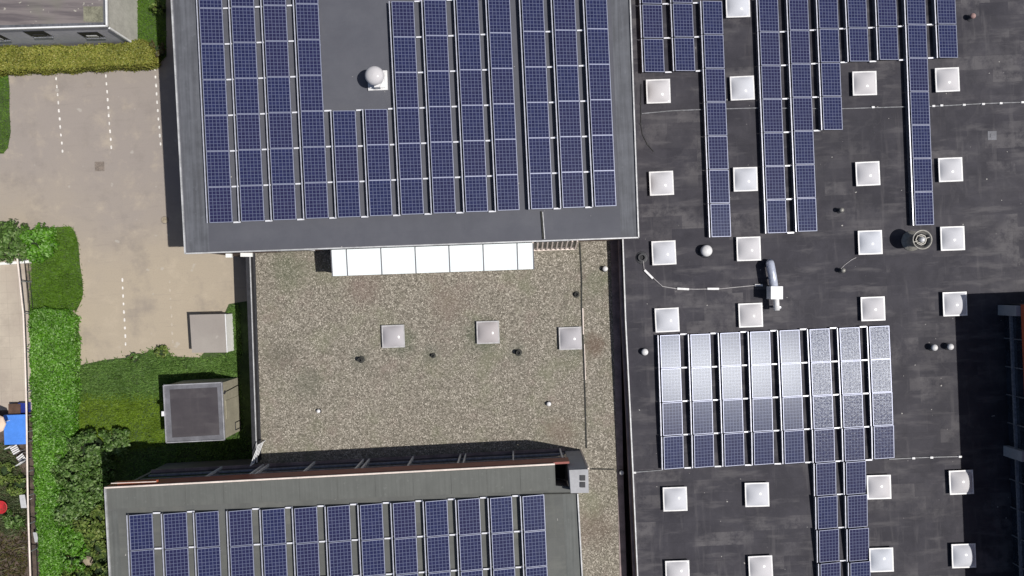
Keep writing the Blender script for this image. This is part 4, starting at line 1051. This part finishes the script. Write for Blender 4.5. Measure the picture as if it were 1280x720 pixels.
# silver duct with white box
c = at(966, 355, ZR); t = thing('ventilation_duct', 'silver duct with bent end and white box on the black roof', 'duct', c)
def lp(px, py, zz): q = at(px, py, ZR+zz)-c; q.z = zz; return q
r0, r1 = lp(963, 331, .55), lp(968, 362, .55)
m = MB(); m.tube([lp(962.5, 330, .02), lp(962.5, 329, .3), lp(962.8, 330, .46), lp(963.3, 333, .55), lp(965.5, 345, .57), r1], [.20]*6, 16); m.build('pipe', 'duct', t, smooth=True)
m = MB(); q = lp(971, 366, .9); m.box(q.x-.29, q.y-.31, .3, q.x+.29, q.y+.31, .92); m.build('fan_box', 'white_metal', t)
m = MB(); m.tube([lp(970, 372, .55), lp(971, 388, .55)], .14, 14); m.build('outlet', 'pvc', t, smooth=True)
m = MB()
for p_ in (lp(965, 348, .2), lp(971, 366, .2), lp(970.5, 384, .2)): m.box(p_.x-.16, p_.y-.04, 0, p_.x+.16, p_.y+.04, .38)
m.build('support', 'galv', t)

# cable with white blocks
t = thing('roof_cable', 'thin grey cable held by white blocks running to the silver duct', 'cable', at(860, 355, ZR))
m = W(); m.tube([at(x, y, ZR+.04) for x, y in ((804, 325), (805, 336), (815, 346), (828, 358), (846, 361), (870, 361.5), (900, 361), (930, 358), (953, 356))], 0.022, 6); m.build('cable', 'cable', t)
for a, b_ in (((805.5, 337.5), (816, 348)), ((846.5, 360.8), (861, 361.5)), ((884, 361), (898.5, 361)), ((943.5, 356.5), (953, 356.5))):
    m = W(); m.seg(at(*a, ZR+.05), at(*b_, ZR+.05), .10, .09); m.build('block', 'pvc', t)
t = thing('roof_cable', 'black cable curving down beside the edge of the slate grey roof', 'cable', at(805, 150, ZR))
m = W(); m.tube([at(x, y, ZR+.02) for x, y in ((801.5, 105), (801, 130), (801, 155), (803, 168), (809, 180), (817, 189.5))], 0.018, 6); m.build('cable', 'cable_dark', t)
m = W()
for x, y in ((801, 130), (801, 155), (809, 180)):
    q = at(x, y, ZR); m.box(q.x-.04, q.y-.04, ZR+.003, q.x+.04, q.y+.04, ZR+.03)
m.build('clip', 'cable_dark', t)
t = thing('roof_cable', 'thin cable from the lower small grey pipe vent to a skylight corner', 'cable', at(1062, 328, ZR))
m = W(); m.tube([at(x, y, ZR+.02) for x, y in ((1051, 336), (1056, 331), (1064, 325), (1070, 322))], 0.018, 6); m.build('cable', 'cable', t)
def strip(pts, blocks, label):
    t = thing('conductor_strip', label, 'conductor strip', at(*pts[0], ZR))
    m = W(); m.tube([at(x, y, ZR+.035) for x, y in pts], 0.028, 6); m.build('strip', 'conduit', t)
    for i, (x, y) in enumerate(blocks):
        m = W(); q = at(x, y, ZR); m.box(q.x-.07, q.y-.045, ZR+.003, q.x+.07, q.y+.045, ZR+.09); m.build('holder', 'pvc', t)
strip([(802, 142), (840, 138.5), (876, 137), (946, 135), (1050, 136), (1131, 133.5), (1165, 133), (1230, 129.5), (1330, 126)],
      [(1090.5, 134.5), (1166, 133), (1176, 132.3), (1204, 131.5), (1228, 130.5), (1250, 129.5), (1277, 128.3)], 'pale conductor strip crossing the upper black roof below the skylights')
strip([(791, 590.5), (810, 589), (828, 587.5)], [(793, 590.3)], 'short conductor strip at the left end of the shining array')
strip([(1111, 574), (1140, 572.5), (1163, 571.5), (1203, 570.5)], [(1141, 572.4), (1163.5, 571.5), (1199, 570.5)], 'pale conductor strip right of the shining array ending in the shadow')
m = MB(); m.box(-.22, -.22, 0, .22, .22, .012); m.box(-.1, -.1, .012, .1, .1, .03)
solo(m, 'roof_drain', 'tower_edge', at(1240, 169.5, ZR+.001), 'square drain patch on the black roof at the upper right', 'roof drain')

# ------------------------------------------------------------------ fence and garden things
t = thing('fence', 'thin pale fence rail with posts dividing garden and hedge', 'fence', at(30, 500, 0))
fz = 0.95; fp = [(21.6, 323), (24.5, 350), (29, 392), (31, 440), (32.8, 500), (33.5, 540), (34.3, 600), (35.5, 650), (38, 720), (41, 800)]
m = W(); m.tube([at(x, y, fz) for x, y in fp], 0.045, 8); m.build('top_rail', 'rail', t)
m = W(); m.tube([Vector((*at(x, y, fz).xy, .4)) for x, y in fp], 0.018, 6); m.tube([Vector((*at(x, y, fz).xy, .12)) for x, y in fp], 0.018, 6); m.build('wire', 'cable_dark', t)
for i, (x, y) in enumerate([(22, 325), (25, 352), (29, 392), (31, 440), (32.6, 490), (33.5, 540), (34, 590), (34.8, 620), (36, 655), (37, 690), (39.5, 760)]):
    q = at(x, y, fz); m = W(); m.seg((q.x, q.y, 0), (q.x, q.y, fz), .05, .05); m.build('post', 'galv', t)
a, b_ = at(-60, 334, .25), at(36, 327, .25)
m = MB(); L = (b_-a).length; m.box(-L/2, -.07, 0, L/2, .07, .25)
mid = (a+b_)/2; mid.z = 0
solo(m, 'garden_wall', 'white_wall', mid, 'low white garden wall at the top of the patio', 'garden wall', rz=math.atan2(b_.y-a.y, b_.x-a.x))

c = at(19.5, 537, .7); c.z = 0
t = thing('covered_table', 'table under a bright blue cover behind the fence rail', 'table', c, (0, 0, R(2)))
m = MB(); m.box(-.60, -.79, .70, .60, .79, .74); m.box(-.61, -.80, .55, -.59, .80, .70); m.box(-.59, .78, .55, .6, .80, .70); m.build('cover', 'blue', t)
for x in (-.5, .5):
    for y in (-.7, .7): m = MB(); m.box(x-.03, y-.03, 0, x+.03, y+.03, .70); m.build('leg', 'galv', t)
c = at(18, 511, .45); c.z = 0
m = MB(); m.box(-.3, -.24, 0, .3, .24, .42); m.box(-.32, -.26, .42, .32, .26, .46)
solo(m, 'crate', 'brown_wood', c, 'dark brown crate above the blue covered table', 'crate')
m = MB(); m.box(-.2, -.26, 0, .2, .26, .38); m.box(-.22, -.02, .38, .22, .27, .42); c = at(28, 510, .4); c.z = 0
solo(m, 'plastic_box', 'navy', c, 'navy blue plastic box between the crate and the fence rail', 'box')
c = at(-9, 531, 2); c.z = 0
t = thing('parasol', 'cream parasol at the left edge beside the blue cover', 'parasol', c)
m = MB(); m.lathe([(.52, 1.75), (.5, 1.8), (.25, 1.95), (.01, 2.05)], 8); m.build('canopy', 'cream', t)
m = MB(); m.tube([(0, 0, 0), (0, 0, 1.95)], .025, 8); m.build('pole', 'pvc', t)
m = MB(); m.lathe([(.25, 0), (.25, .05), (.05, .1)], 12); m.build('base', 'galv', t)
def chair(px, py, rz, label):
    c = at(px, py, .4); c.z = 0; t = thing('garden_chair', label, 'garden chair', c, (0, 0, rz), 'pale garden chairs')
    m = MB()
    for i in range(4): m.box(-.2, -.2+i*.11, .40, .2, -.13+i*.11, .43)
    m.build('seat', 'pvc', t)
    m = MB()
    for i in range(3): m.box(-.2, .22, .5+i*.13, .2, .25, .58+i*.13)
    m.build('backrest', 'pvc', t)
    for x in (-.19, .19):
        for y in (-.2, .22): m = MB(); m.box(x-.02, y-.02, 0, x+.02, y+.02, .40 if y < 0 else .86); m.build('leg', 'galv', t)
chair(19, 562, .5, 'pale slatted garden chair just below the blue cover'); chair(27, 573, -2.5, 'pale slatted garden chair by the fence rail, the lower one')
def board(px, py, w_, l, rz, label, h=.5):
    c = at(px, py, h); c.z = 0; m = MB()
    m.add([(-w_/2, -l/2, h*.75), (w_/2, -l/2, h*1.1), (w_/2, l/2, h*1.1), (-w_/2, l/2, h*.75), (-w_/2, -l/2, h*.75-.02), (w_/2, -l/2, h*1.1-.02), (w_/2, l/2, h*1.1-.02), (-w_/2, l/2, h*.75-.02)],
          [(0, 1, 2, 3), (7, 6, 5, 4), (0, 4, 5, 1), (1, 5, 6, 2), (2, 6, 7, 3), (3, 7, 4, 0)])
    for x in (-w_/2+.03, w_/2-.03): m.box(x-.02, -.02, 0, x+.02, .02, h*.75)
    solo(m, 'display_board', 'pvc', c, label, 'board', 'pale boards by the fence', rz=rz)
board(28, 627, .42, .72, .15, 'white board just left of the fence rail, above the soil')
board(44, 672, .32, .55, .2, 'white board just right of the fence rail in the verge')
m = MB(); m.lathe([(.24, 0), (.34, .3), (.36, .32), (.31, .32), (.28, .26)], 20)
c = at(1, 634, .3); c.z = 0; solo(m, 'tub', 'red_tub', c, 'red plastic tub at the left edge of the garden', 'tub', smooth=True)

scene.render.resolution_x = 1024; scene.render.resolution_y = 576
print('panels', npanel)
